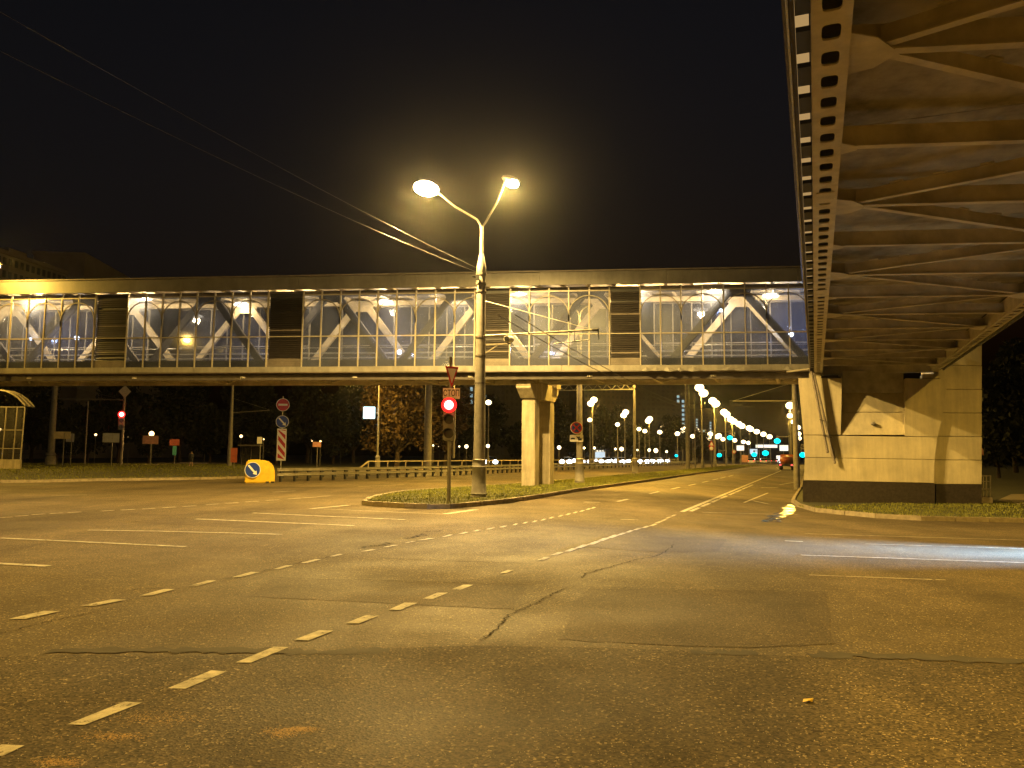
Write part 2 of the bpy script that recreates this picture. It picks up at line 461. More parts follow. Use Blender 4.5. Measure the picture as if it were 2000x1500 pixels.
nt.links.new(tcn.outputs['Object'], nz.inputs['Vector'])
mrn = nt.nodes.new('ShaderNodeMapRange'); mrn.inputs['From Min'].default_value = .33; mrn.inputs['From Max'].default_value = .45; nt.links.new(nz.outputs['Fac'], mrn.inputs['Value'])
nt.links.new(mrn.outputs[0], pb_.inputs['Alpha'])                # paint worn through to the asphalt
# dashes of the near guide line, as the four corners seen in the photograph
for q in [((-80, 1118), (10, 1120), (95, 1078), (5, 1074)), ((262, 995), (330, 997), (555, 910), (485, 906)), ((655, 853), (725, 855), (887, 787), (825, 783)), ((920, 752), (980, 753), (1128, 692), (1070, 690)),
          ((1147, 663), (1205, 666), (1303, 627), (1248, 625)), ((1348, 598), (1402, 599), (1480, 568), (1430, 566)), ((1517, 545), (1563, 546), (1630, 518), (1580, 517)), ((1650, 502), (1690, 503), (1750, 478), (1708, 478)), ((1762, 465), (1800, 466), (1850, 447), (1812, 446))]:
    patch_px([z1(*c) for c in q], DZ, 'lane_dash', 'paint_white')
for (x, y) in [(300, 625), (540, 541), (627, 508), (718, 483), (790, 459), (868, 437), (930, 414), (993, 394), (1048, 378), (1098, 362), (1150, 346), (1203, 333), (1255, 319), (1290, 301), (1325, 287), (1350, 272), (1385, 258)]:
    k = 46 if y > 380 else 30 if y > 300 else 22; hgt = k * 0.23
    patch_px([z3(x - k, y + hgt), z3(x - k * 0.1, y + hgt), z3(x + k, y - hgt), z3(x + k * 0.1, y - hgt)], DZ, 'lane_dash', 'paint_white')
for (a, b, c, d) in [(32, 580, 238, 550), (315, 528, 495, 505), (545, 488, 685, 464), (738, 450, 848, 430), (905, 416, 1015, 397), (1065, 384, 1145, 371), (1175, 360, 1255, 347), (1285, 335, 1345, 326), (1408, 315, 1475, 308), (1495, 298, 1555, 291), (1580, 281, 1625, 276), (1630, 271, 1700, 264), (1725, 258, 1770, 250), (1790, 246, 1830, 240), (1845, 236, 1882, 231), (1898, 228, 1935, 223), (1950, 219, 1980, 216)]:
    w = (c - a); e = 3.5 if a < 600 else 2.6
    patch_px([z1(a, b + e * 0.4), z1(a + w * 0.33, b + e * 0.2), z1(c, d), z1(c - w * 0.33, d - e * 0.2)], DZ, 'lane_dash', 'paint_white')
for (x, y) in [(20, 373), (107, 356), (188, 344), (277, 330), (355, 316), (420, 305), (480, 297), (538, 285), (590, 272), (650, 260), (700, 249), (745, 238), (790, 228), (830, 216), (862, 208)]:
    k = 27 if y > 320 else 20
    patch_px([z3(x - k, y + 5), z3(x, y + 5), z3(x + k, y - 5), z3(x, y - 5)], DZ, 'lane_dash', 'paint_white')
# lane dashes beyond the bridge
for (x, y) in [(1216, 977.5), (1277.5, 962.5), (1320, 953.5), (1352, 947), (1378, 941), (1397, 936.5), (1412, 933), (1427, 929.5)]:
    L = (y - 893) * 0.13
    strip([(x - L, y + L * 0.23), (x + L, y - L * 0.23)], 0.13, DZ, 0, 1).build('lane_dash', 'paint_white', road)
strip([(1332, 1000), (1420, 963.5), (1525, 919.5)], 0.15, DZ).build('lane_line', 'paint_white', road)
for (x, y) in [(1357, 995.5), (1378, 986.5), (1397, 978.5), (1413, 971.5), (1430, 964.5), (1443, 958.8), (1455, 953.5), (1466, 948.8)]:
    L = (y - 893) * 0.085
    strip([(x - L, y + L * 0.42), (x + L, y - L * 0.42)], 0.14, DZ, 0, 1).build('lane_dash', 'paint_white', road)
LINES = [([z4(310, 408), z4(1305, 452)], .12), ([z4(-60, 447), z4(970, 491)], .15), ([z4(-760, 520), z4(-300, 527), z4(500, 548)], .12),
         ([z1(0, 263), z1(725, 297)], .12), ([z1(-60, 360), z1(190, 373)], .14), ([z4(690, 380), z4(940, 357)], .2), ([z4(760, 381), z4(1560, 416)], .06), ([z4(1560, 415), z4(1765, 386)], .22),
         ([(1565, 1085), (2060, 1102)], .11), ([(1580, 1124), (1847, 1134)], .055), ([(1572, 1043), (2060, 1057.5)], .09), ([(1690, 1063), (2060, 1074)], .08), ([(1372, 1001), (1560, 1006)], .09),
         ([(1140, 981), (1172, 981.5)], .12), ([(1212, 1015), (1246, 1016)], .1), ([(1533, 1057), (1568, 1058.5)], .16),
         ([(1525, 919.5), (1517, 913)], .14), ([(1522, 947), (1570, 939)], .12), ([(1486, 953), (1520, 952)], .16), ([(1453, 982), (1500, 963)], .1), ([(1470, 978), (1502, 985)], .16)]
for pts, w in LINES: strip(pts, w, DZ).build('lane_line', 'paint_white', road)
for (x, y) in [(22, 182), (85, 176), (150, 170), (220, 166), (290, 162), (420, 156), (500, 152), (580, 148), (660, 143), (740, 138), (830, 131), (905, 126), (985, 120), (1065, 114), (1150, 108), (1210, 104), (1265, 99)]:
    strip([z1(x - 26, y + 1.6), z1(x + 26, y - 1.6)], .12, DZ, 0, 1).build('lane_dash', 'paint_white', road)
strip([z1(200, 96), z1(340, 94)], .14, DZ).build('lane_line', 'paint_white', road)
strip([z4(440, 272), z4(590, 263)], .1, DZ).build('lane_line', 'paint_white', road)
strip([z4(1000, 236), z4(1300, 222)], .1, DZ).build('lane_line', 'paint_white', road)
# cracks, tar seams and patched strips
CR = [([(1318, 1064), (1300, 1078), (1282, 1086), (1240, 1095), (1200, 1105), (1142, 1122), (1138, 1130)], .05), ([(1105, 1150), (1075, 1162), (1050, 1178), (1020, 1190), (985, 1208), (975, 1225), (940, 1252)], .045),
      ([(-20, 1244), (40, 1228), (110, 1212), (170, 1199), (222, 1191)], .04), ([(525, 1128), (640, 1133), (780, 1135), (930, 1140), (1035, 1143)], .05), ([(740, 1091), (860, 1096), (985, 1100), (1030, 1101)], .05),
      ([z1(860, 425), z1(1060, 385), z1(1200, 352), z1(1340, 326)], .05), ([z4(1010, 640), z4(1080, 622), z4(1150, 618), z4(1200, 600)], .16), ([z4(1320, 575), z4(1390, 563), z4(1450, 545)], .22), ([z4(1435, 530), z4(1545, 524)], .14),
      ([z1(440, 484), z1(540, 462), z1(700, 462)], .03), ([(1152, 1148), (1250, 1150), (1350, 1153), (1500, 1155), (1620, 1158)], .035),
      ([(0, 1263), (180, 1259), (420, 1262), (700, 1263), (1000, 1255), (1340, 1268)], .012), ([(1020, 1005), (1060, 1002), (1090, 1006)], .06), ([(1390, 1066), (1440, 1072)], .03), ([(1160, 1042), (1250, 1046), (1300, 1050)], .03)]
for pts, w in CR: strip(pts, w * .36, 0.008, w * 0.6, 11).build('crack', 'tar', road)
for pts, w in [([(95, 1272), (300, 1270), (480, 1272), (640, 1275), (760, 1272)], .2), ([(1350, 1275), (1420, 1276), (1480, 1277)], .16), ([(1580, 1281), (1700, 1281), (1850, 1286), (2080, 1295)], .2)]:
    strip(pts, w, 0.0065, .03, 10).build('tar_strip', 'patch', road)
seam = [(-300, 1292), (0, 1284), (120, 1279), (300, 1283), (560, 1279), (700, 1270), (900, 1262), (1100, 1264), (1340, 1272), (1500, 1280), (1700, 1288), (1850, 1294), (2100, 1302), (2400, 1310)]
top_ = [ground(*p) for p in seam]; gq = MB()
for p in top_:
    for k in range(8):
        q = p.lerp(V((p.x * .2, -3, 0)), k / 7); gq.v.append(V((q.x, q.y, gz(q) + .004)))
gq.f = [(i * 8 + k, i * 8 + k + 1, i * 8 + k + 9, i * 8 + k + 8) for i in range(len(seam) - 1) for k in range(7)]
gq.build('old_pavement', 'old_asphalt', road)
asphalt_material('repair_asphalt', (0.082, 0.062, 0.036), 85, .4, 1.6, 2.6, .7, .92, .5, .006, .28)
for pts in ([(1152, 1149.5), (1400, 1154), (1610, 1158.5), (1628, 1258), (1480, 1266), (1330, 1262), (1100, 1250), (1120, 1180)], [(530, 1130), (780, 1136.5), (1030, 1144), (1000, 1190), (700, 1176), (480, 1166)], [(1180, 1046), (1420, 1054), (1400, 1078), (1290, 1080), (1140, 1068)], [(330, 1010), (620, 1024), (560, 1036), (250, 1020)]):
    W = [ground(*p) for p in pts]; c = sum(W, V((0, 0, 0))) / len(W); gq = MB(); gq.v = [V((c.x, c.y, gz(c) + .0035))]
    ring = []
    for a_, b_ in zip(W, W[1:] + W[:1]):
        for k in range(8): q = a_.lerp(b_, k / 8) + V((random.gauss(0, .012), random.gauss(0, .012), 0)); ring.append(V((q.x, q.y, gz(q) + .0035)))
    gq.v += ring; n_ = len(ring); gq.f = [(0, 1 + i, 1 + (i + 1) % n_) for i in range(n_)]
    gq.build('repair_patch', 'repair_asphalt', road)
# puddles in the gully by the abutment
def puddle(cx, cy, wx, wy):
    n = 22; ring = []; ph = random.uniform(0, 6)
    for i in range(n):
        t = 2 * math.pi * i / n; rr = 1 + .28 * math.sin(3 * t + ph) + .18 * math.sin(7 * t + ph * 2) + random.uniform(-.1, .1)
        q = ground(cx + math.cos(t) * wx * rr, cy + math.sin(t) * wy * rr); ring.append(V((q.x, q.y, gz(q) + 0.012)))
    g = MB(); g.v = ring; g.f = [tuple(range(n))]
    return g.build('puddle', 'water', road)
PUD = [(1497, 1018, 9, 1.4), (1512, 1014, 12, 1.6), (1506, 1009, 7, 1), (1522, 1008, 12, 1.6), (1530, 1003, 13, 1.5), (1539, 998, 10, 1.4), (1534, 993, 6, .9), (1547, 994, 7, 1.2), (1552, 989, 5, 1), (1543, 987, 5, .8), (1556, 975, 5, 1.6), (1559, 967, 5, 1.6), (1553, 981, 5, 1.0), (1560, 958, 4, 1.2), (1562, 950, 4, .9), (1520, 1019, 6, .8)]
for p in PUD: puddle(p[0], p[1], p[2] * 1.2, p[3] * 1.2)
# fallen leaf near the camera, small litter of leaves and grit
def leaf_at(px, py, s, rot, m='yellow_leaf'):
    p = ground(px, py); g = MB()
    a = V((math.cos(rot), math.sin(rot), 0)); b = V((-a.y, a.x, 0)); p.z += 0.008
    g.v = [p - a * s, p - a * s * .3 + b * s * .55 + Z * .01, p + a * s * .5 + b * s * .4, p + a * s * 1.1 + Z * .015, p + a * s * .4 - b * s * .45, p - a * s * .3 - b * s * .5 + Z * .012]
    g.f = [(0, 1, 2, 3, 4, 5)]
    return g.build('fallen_leaf', m)
tag(leaf_at(1578, 1372, 0.045, 0.4), 'bright yellow fallen leaf lying alone on rough asphalt', 'leaf')
mat('grit_pale', (0.42, 0.36, 0.26), 0.6, var=0.4, scale=40)
gr = MB()
for i in range(2600):
    px = random.uniform(-40, 2040); py = 1500 - 330 * random.random() ** 1.1
    p = ground(px, py + 10); s = random.uniform(0.003, 0.0075); r = random.uniform(0, 6.28)
    a = V((math.cos(r), math.sin(r), 0)) * s; b = V((-math.sin(r), math.cos(r), 0)) * s * random.uniform(.4, .9); p.z += 0.003
    gr.add([p - a, p + b, p + a, p - b, p + Z * s * .8], [(0, 1, 4), (1, 2, 4), (2, 3, 4), (3, 0, 4)])
o = gr.build('road_grit', 'grit_pale', origin=(0, 0, 0)); o['kind'] = 'stuff'
mat('worn_ochre', (0.34, 0.21, 0.07), 0.8, var=0.5, scale=12)
for (cx, cy, rx, ry) in [(310, 1404, 55, 14), (225, 1440, 40, 8), (550, 1432, 22, 9), (590, 1425, 18, 5), (120, 1490, 30, 8)]:
    g = MB()
    for i in range(420):
        px = random.gauss(cx, rx * .8); py = random.gauss(cy, ry * .5); p = ground(px, min(py, 1540)); s = random.uniform(.002, .010); r = random.uniform(0, 6.28)
        a = V((math.cos(r), math.sin(r), 0)) * s; b = V((-math.sin(r), math.cos(r), 0)) * s * .4; dz = Z * (0.004 + i * 0.000004)
        g.add([p - a + dz, p + b * random.uniform(.5, 1.4) + dz, p + a + dz, p - b * random.uniform(.5, 1.4) + dz], [(0, 1, 2, 3)])
    g.build('ochre_stain', 'worn_ochre', road)

# ---- traffic island, verges, kerbs
def resample(W, step):
    out = [W[0]]; acc = 0
    for a, b in zip(W[:-1], W[1:]):
        d = (b - a).length; n = max(1, round(d / step))
        for k in range(1, n + 1): out.append(a.lerp(b, k / n))
    return out
KST = None
def kerb_line(name, W, inward, maxpieces=160, h=0.15):
    k = struct(thing(name, '', '', W[0])); del k['label']; del k['category']
    W = resample(W, 1.0); rest = MB(); cnt = 0
    for a, b in zip(W[:-1], W[1:]):
        d = (b - a); L = d.length
        if L < 0.05: continue
        d = V((d.x, d.y, 0)).normalized(); s = V((-d.y, d.x, 0)) * inward
        g = MB(); zc = (gz(a) + gz(b)) / 2; j = random.uniform(-.012, .012)
        c = (a + b) / 2 + s * (0.075 + j); c.z = zc + h / 2 - 0.05 + random.uniform(-.006, .006)
        up = V((0, 0, 1)); dd = V((b.x - a.x, b.y - a.y, gz(b) - gz(a))).normalized()
        if cnt < maxpieces:
            g.box(c, dd * (L / 2 - 0.008), s * 0.075, up * (h / 2 + 0.05)); g.build('kerb_stone', 'kerb_stone', k, bevel=0.012)
        else: rest.box(c, dd * L / 2, s * 0.075, up * (h / 2 + 0.05))
        cnt += 1
    if rest.v: r = rest.build('kerb_run', 'kerb_stone', k); r['kind'] = 'stuff'
    return k
def turf(name, poly, dz, inset=0.0):
    g = MB(); g.v = [V((p.x, p.y, gz(p) + dz)) for p in poly]; g.f = [tuple(range(len(poly)))]
    return struct(g.build(name, 'grass_soil', origin=(0, 0, 0)))
def inside(p, poly):
    c = False; j = len(poly) - 1
    for i in range(len(poly)):
        a, b = poly[i], poly[j]
        if (a.y > p.y) != (b.y > p.y) and p.x < (b.x - a.x) * (p.y - a.y) / (b.y - a.y) + a.x: c = not c
        j = i
    return c
def blades(name, poly, n, dz, h=(0.04, 0.12), wmul=1.0, bias=None):
    xs = [p.x for p in poly]; ys = [p.y for p in poly]; g = MB(); k = 0; tries = 0
    while k < n and tries < n * 12:
        tries += 1
        p = V((random.uniform(min(xs), max(xs)), random.uniform(min(ys), max(ys)), 0))
        if bias and random.random() > bias(p): continue
        if not inside(p, poly): continue
        dep = max(1, p.y / 22)
        p.z = gz(p) + dz - 0.01; r = random.uniform(0, 6.28); w = random.uniform(.008, .018) * dep * wmul; hh = random.uniform(*h)
        a = V((math.cos(r), math.sin(r), 0)); t = V((random.gauss(0, .35), random.gauss(0, .35), 1)).normalized() * hh
        g.add([p - a * w, p + a * w, p + t], [(0, 1, 2)]); k += 1
    o = g.build(name, 'grass_blade', origin=(0, 0, 0)); o['kind'] = 'stuff'
    return o
near_px = [(706, 986.5), (730, 989.5), (790, 993), (835, 994.5), (880, 994), (940, 988.6), (1000, 982), (1060, 972.5), (1125, 961), (1280, 939), (1360, 926.5)]
back_px = [(1330, 919.5), (1190, 932), (1087, 942), (982, 950.5), (925, 953.5), (850, 959.5), (790, 964), (760, 968.5), (735, 974), (718, 979)]
isl_n = [ground(*p) for p in near_px]; isl_b = [ground(*p) for p in back_px]
uL = uvof(isl_n[-1])[0]; uB = uvof(isl_b[0])[0]
far_a, far_b = UV(uL, 260), UV(uB, 260)
island = isl_n + [far_a, far_b] + isl_b
turf('traffic_island', island, 0.11)
kerb_line('island_kerb', isl_n + [far_a], 1)
kerb_line('island_rear_kerb', [far_b, UV(uB, 90)] + isl_b + [isl_n[0]], 1, 300)
blades('island_grass', isl_n + [UV(uL, 60), UV(uB, 60)] + isl_b, 30000, 0.11, (0.03, 0.10), 1.0)
blades('island_far_grass', [UV(uL, 60), UV(uL, 160), UV(uB, 160), UV(uB, 60)], 9000, 0.11, (0.05, 0.13), 1.4)
verge_px = [(1570, 925), (1567, 940), (1562, 955), (1553, 968), (1546, 981), (1557, 990), (1590, 1000), (1650, 1006), (1710, 1012), (1800, 1017), (2000, 1021), (2150, 1024)]
vg = [ground(*p) for p in verge_px]
verge = vg + [UV(60, uvof(vg[-1])[1] - 2), UV(60, 200), UV(uvof(vg[0])[0] + 0.3, 200)]
kp = sorted(uvof(p) for p in vg[4:])
def kv(u):                                   # where the kerb lies at this distance across
    if u <= kp[0][0]: return kp[0][1]
    for (a, c), (b, d) in zip(kp[:-1], kp[1:]):
        if a <= u <= b: return c + (d - c) * (u - a) / max(1e-6, b - a)
    return kp[-1][1]
g = MB(); vu = sorted(set([k[0] for k in kp] + frange(kp[0][0], 14, 0.8) + frange(14, 64, 5))); NV = 46
for u in vu:
    v0 = kv(u)
    for j in range(NV):
        t = j / (NV - 1); p = UV(u, v0 + 0.02 + (200 - v0) * (t ** 2.2)); g.v.append(V((p.x, p.y, gz(p) + 0.10)))
g.f = [(i * NV + j, i * NV + j + 1, (i + 1) * NV + j + 1, (i + 1) * NV + j) for i in range(len(vu) - 1) for j in range(NV - 1)]
struct(g.build('right_verge', 'grass_soil', origin=(0, 0, 0)))
kerb_line('right_kerb', vg, 1)
blades('verge_grass', vg[4:] + [UV(22, 22), UV(14, 45), UV(3, 38), UV(-.6, 33)], 26000, 0.10, (0.03, 0.11))
left_px = [(484, 934), (420, 936.5), (330, 938), (250, 939), (180, 940), (100, 942), (0, 943.5), (-150, 945)]
lv = [ground(*p) for p in left_px]
uq, vq = uvof(lv[0])
left_verge = lv + [ground(-300, 925), ground(-300, 905.5), ground(0, 905.5), ground(250, 906.5), ground(470, 908), ground(530, 915)]
turf('left_verge', left_verge, 0.10)
kerb_line('left_kerb', lv, -1)
blades('left_grass', left_verge, 14000, 0.10, (0.05, 0.14), 1.3)
mat('path_paving', (0.30, 0.25, 0.17), 0.85, var=0.25, scale=2)
pp = [ground(1948, 978, .1), ground(1975, 966, .1), ground(2300, 962, .1), ground(2300, 990, .1), ground(1990, 986, .1)]
g = MB(); g.v = [V((p.x, p.y, gz(p) + .125)) for p in pp]; g.f = [tuple(range(len(pp)))]
struct(g.build('footpath', 'path_paving', origin=(0, 0, 0)))

# ================================================================== FOOTBRIDGE
B0 = at_depth(1035, 700, 37.3); B0.z = 0
def Sx(px, py=650): return (on_plane(px, py, B0) - B0).dot(BD)
def Zx(py, px=1035): return on_plane(px, py, B0).z
def BP(s, z, w=0.0): return B0 + BD * s + EV * w + Z * z          # w metres to the rear, square to the avenue line
zFb, zFt, zTr, zTop, zRb, zRt = Zx(726), Zx(714.5), Zx(653), Zx(569.5), Zx(561), Zx(535)
WID = 3.5
sL, sR = Sx(-260), Sx(1640)
fb = thing('footbridge', 'long glazed footbridge with cream fascias and arched window frames crossing the avenue', 'footbridge', BP(0, zFb, WID / 2))
NB = BN
def fbar(s0, s1, za, zb, w0, w1, name, m, parent=fb, bevel=0):
    g = MB(); q = [BP(s0, za, w0), BP(s1, za, w0), BP(s1, za, w1), BP(s0, za, w1)]
    g.prism(q, Z * (zb - za)); return g.build(name, m, parent, bevel=bevel)
# fascias in sheet lengths, butted with a small gap
def fascia(za, zb, w0, w1, name, step, m='cream_metal'):
    s = sL; k = 0
    while s < sR - 0.1:
        e = min(s + step, sR); dz = random.uniform(-.012, .012); dw = random.uniform(-.01, .01)
        fbar(s + .006, e - .006, za + dz, zb + dz, w0 + dw, w1 + dw, name, m); s = e; k += 1
mat('roof_metal', (0.088, 0.082, 0.07), 0.55, var=0.3, scale=.9, streak=.1)
fascia(zRb, zRt - .03, -0.42, -0.36, 'roof_fascia', 6.1, 'roof_metal')
fascia(zFb + .03, zFt, -0.10, -0.04, 'sill_fascia', 4.7)
fbar(sL, sR, zFb - .02, zFb + .028, -0.13, 0.3, 'drip_flashing', 'dark_steel')
fbar(sL, sR, zRt - .02, zRt + .045, -0.5, WID + .5, 'roof_sheet', 'dark_steel')
fbar(sL, sR, zRb + .2, zRb + .24, -0.36, WID + .36, 'ceiling', 'cream')
fbar(sL, sR, zRb, zRt - .03, WID + .36, WID + .42, 'rear_roof_fascia', 'cream_metal')
fbar(sL, sR, zFb + .03, zFt, WID + .04, WID + .1, 'rear_sill_fascia', 'cream_metal')
fbar(sL, sR, zFb + .12, zFt - .06, 0.0, WID, 'deck', 'under_deck')
fbar(sL, sR, zFt - .06, zFt + .36, 0.02, 0.05, 'kick_board', 'dark_steel')
for k in range(12):                                  # cables and ragged flashing on the roof edge
    s0 = random.uniform(sL, sR - 6)
    g = MB(); g.path([BP(s0 + i * .5, zRt + .03 + random.uniform(0, .05), -0.44) for i in range(random.randint(6, 14))], .018, 5)
    g.build('roof_cable', 'black', fb)
GROUPS = [[-240, -208, -175, -142, -110, -77, -44, -11.5, 20, 53.5, 86, 118.5, 151, 184], [248, 282.6, 315.6, 349.5, 383, 417.5, 452, 486.8, 522], [591, 627, 664, 700.6, 737, 774, 811.6, 849.5, 887.5, 927],
          [996, 1034, 1072.5, 1111, 1151, 1190.5], [1251, 1290.5, 1331, 1372.5, 1414, 1456, 1498, 1542, 1581, 1622]]
PHASE = [1, 0, 0, 1, 0]                       # index of the first arch springer in each group
zArT, zArS = Zx(579), Zx(616)
Hm = zRb - zFt
def one(name, m, fn, parent=fb, **k):
    g = MB(); fn(g); return g.build(name, m, parent, **k)
allS = []
mull0 = None
for gi, gp in enumerate(GROUPS):
    S = [Sx(p) for p in gp]; allS.append(S)
    for s in S:
        if mull0 is None:
            mull0 = MB(); mull0.box(V((0, 0, Hm / 2)), BD * .027, EV * .045, Z * Hm / 2); mull0 = mull0.build('mullion', 'frame_paint', origin=(0, 0, 0))
            mull0.parent = fb; mull0.location = BP(s, zFt) - ORG[fb.name]
        else: share(mull0, fb, BP(s, zFt), name='mullion')
        share(mull0, fb, BP(s, zFt, WID), name='rear_mullion')
    for zz, h in ((zTr, .028), (zTop, .03)):
        fbar(S[0], S[-1], zz - h, zz + h, -0.03, 0.03, 'transom', 'frame_paint')
        fbar(S[0], S[-1], zz - h, zz + h, WID - 0.03, WID + 0.03, 'rear_transom', 'frame_paint')
    for i, (a, b) in enumerate(zip(S[:-1], S[1:])):
        for za, zb in ((zFt, zTr - .028), (zTr + .028, zTop - .03)):
            fbar(a + .036, b - .036, za, zb, -0.006, 0.006, 'pane', 'gallery_glass')
        fbar(a + .036, b - .036, zFt, zTop - .03, WID - .006, WID + .006, 'rear_pane', 'rear_glass')
    i = PHASE[gi]
    def arch(s0, s1, t0, t1):
        g = MB(); c = (s0 + s1) / 2; r = (s1 - s0) / 2; P = []
        for k in range(15):
            t = t0 + (t1 - t0) * k / 14
            P.append(BP(c - r * math.cos(t), zArS + (zArT - zArS) * math.sin(t), -0.05))
        for p, q in zip(P[:-1], P[1:]): g.beam(p, q, .05, .045)
        for sg in ((s0,) if t0 == 0 else ()) + ((s1,) if t1 > 3 else ()):
            g.beam(BP(sg, zArS, -0.05), BP(sg, zArS - .32, -0.05), .06, .05)
        g.build('arch', 'arch_paint', fb)
    if i == 1: arch(S[0] - (S[1] - S[0]), S[1], math.pi / 2, math.pi)
    while i + 2 < len(S): arch(S[i], S[i + 2], 0, math.pi); i += 2
    if i + 1 < len(S): arch(S[i], S[i + 1] * 2 - S[i], 0, math.pi / 2)
# dark louvred bays between the glazed groups
sl0 = None
for gi, (A, Bq) in enumerate(zip(allS[:-1], allS[1:])):
    s0, s1 = A[-1] + .05, Bq[0] - .05
    fbar(s0, s1, zFt, zRb - .1, .10, .12, 'louvre_backing', 'black')
    fr = fbar(s0, s1, zTr - .025, zTr + .025, -.04, .02, 'louvre_rail', 'frame_paint')
    n = 34
    for k in range(n):
        z = zFt + .05 + (zTop - zFt - .1) * k / n
        if random.random() < .04: continue
        g = MB(); tl = random.gauss(0, .012)
        g.prism([BP(s0, z, .02), BP(s1, z + tl * .3, .02), BP(s1, z + .075 + tl, .075), BP(s0, z + .075, .075)], Z * .012)
        g.build('slat', 'louvre' if random.random() > .12 else 'dark_steel', fb)
# trusses behind the glazing: near coloured dark as silhouette, far coloured pale as lit
TOPN = [-335, -88, 155, 398, 640, 890, 1150, 1437, 1740]
TS = [Sx(p, 575) for p in TOPN]
zc0, zc1 = zFt + .12, zTop + .02
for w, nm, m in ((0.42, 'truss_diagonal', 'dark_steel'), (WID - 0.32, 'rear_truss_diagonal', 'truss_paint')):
    for i in range(len(TS) - 1):
        mid = (TS[i] + TS[i + 1]) / 2
        for a, b in ((TS[i] + .35, mid - .25), (TS[i + 1] - .35, mid + .25)):
            if b < sL or a > sR: continue
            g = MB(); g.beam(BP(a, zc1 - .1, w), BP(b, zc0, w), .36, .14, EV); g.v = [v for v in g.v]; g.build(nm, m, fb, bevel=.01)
        if sL < TS[i] < sR:
            g = MB(); c = TS[i]
            g.prism([BP(c - .75, zc1 + .05, w - .08), BP(c + .75, zc1 + .05, w - .08), BP(c + .55, zc1 - .35, w - .08), BP(c - .55, zc1 - .35, w - .08)], EV * .02)
            g.build('gusset', m, fb)
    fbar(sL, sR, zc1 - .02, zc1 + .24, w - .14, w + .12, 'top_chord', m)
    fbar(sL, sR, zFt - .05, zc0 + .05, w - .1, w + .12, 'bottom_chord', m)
for s in frange(sL, sR, 1.25):
    fbar(s, s + .09, zRb + .02, zRb + .198, -0.3, WID + .3, 'purlin', 'truss_paint')
for i, s in enumerate(frange(sL + .4, sR, 2.95)):
    fbar(s, s + .16, zFb - .30, zFb + .1, .47, WID - .23, 'floor_beam', 'under_paint')
    s2 = s + 2.95
    g = MB(); g.beam(BP(s + .08, zFb - .2, .25 if i % 2 else WID - .25), BP(s2 + .08, zFb - .2, WID - .25 if i % 2 else .25), .12, .1); g.build('wind_brace', 'under_paint', fb)
fbar(sL, sR, zFb - .34, zFb - .02, .30, .46, 'edge_girder', 'dark_steel')
fbar(sL, sR, zFb - .34, zFb - .02, WID - .22, WID - .04, 'edge_girder', 'under_paint')
for w in (.62, WID - .62):
    for zz in (.55, .8, 1.05):
        g = MB(); g.tube(BP(sL, zFt + zz, w), BP(sR, zFt + zz, w), .02, .02, 6); g.build('handrail', 'galvanised', fb)
# bent flashing along the sill at the right end
for px0, px1 in [(1252, 1275), (1270, 1300), (1296, 1325), (1322, 1340), (1338, 1372), (1400, 1440), (1430, 1478), (1530, 1560)]:
    s0, s1 = Sx(px0, 720), Sx(px1, 720); c = (s0 + s1) / 2
    g = MB(); g.add([BP(s0, zFb + .02, -.14), BP(c, zFb - .02 + random.uniform(-.05, .02), -.36), BP(s1, zFb + .02, -.14), BP(c + random.uniform(-.2, .2), zFb + .2, -.12), BP(c, zFb + .0, -.11)], [(0, 1, 3), (1, 2, 3), (0, 4, 1), (1, 4, 2), (0, 3, 4), (2, 4, 3)])
    g.build('bent_flashing', 'cream_metal', fb)
# lights hanging under the ceiling
def gallery_light(px, w, pw, n):
    s = Sx(px, 573); c = BP(s, zRb + .04, w)
    t = thing('ceiling_light', 'lit strip light under the roof of the glazed footbridge', 'light', c, 'strip lights inside the footbridge')
    g = MB(); g.beam(c + BD * -.55, c + BD * .55, .2, .06); g.build('housing', 'frame_paint', t)
    g = MB(); g.ellipsoid(c - Z * .16, BD * .42, EV * .14, Z * .13, 12, 7); g.build('diffuser', 'gallery_tube', t, smooth=True)
    light(t, c - Z * .4, pw * 2.3, (1.0, .72, .33), radius=.2)
for n, (px, w, pw) in enumerate([(-150, 1.2, 500), (55, .7, 620), (262, .75, 560), (567, .5, 330), (872, .9, 480), (1003, .8, 480), (1238, .6, 520), (1392, .9, 620), (1500, 2.4, 120), (700, 2.6, 200), (400, 2.7, 120)]):
    gallery_light(px, w, pw, n)
emit('globe_cool', (.75, .88, 1.0), 8)
for px, py, w, pw in ((150, 660, 1.9, 420), (60, 662, 2.6, 150), (780, 688, 2.3, 380), (1545, 653, 2.2, 620), (1408, 606, 2.9, 160), (1335, 684, 2.0, 90), (500, 688, 2.4, 200), (1075, 690, 2.8, 240)):
    P1 = B0 + EV * w; c = on_plane(px, py, P1)
    t = thing('wall_globe', 'small cool-white globe lamp glowing inside the glazed footbridge', 'lamp', c, 'cool globe lamps inside the footbridge')
    r0 = .13 if pw > 300 else .085
    g = MB(); g.ellipsoid(c, V((r0, 0, 0)), V((0, r0, 0)), Z * r0, 12, 8); g.build('globe', 'globe_cool', t, smooth=True)
    g = MB(); g.tube(c - Z * r0, V((c.x, c.y, zFt + .1)), .02, .02, 6); g.build('stem', 'dark_steel', t)
    light(t, c - BN * (r0 + .1) + Z * .2, pw * .36, (.58, .70, 1.0), radius=.15)
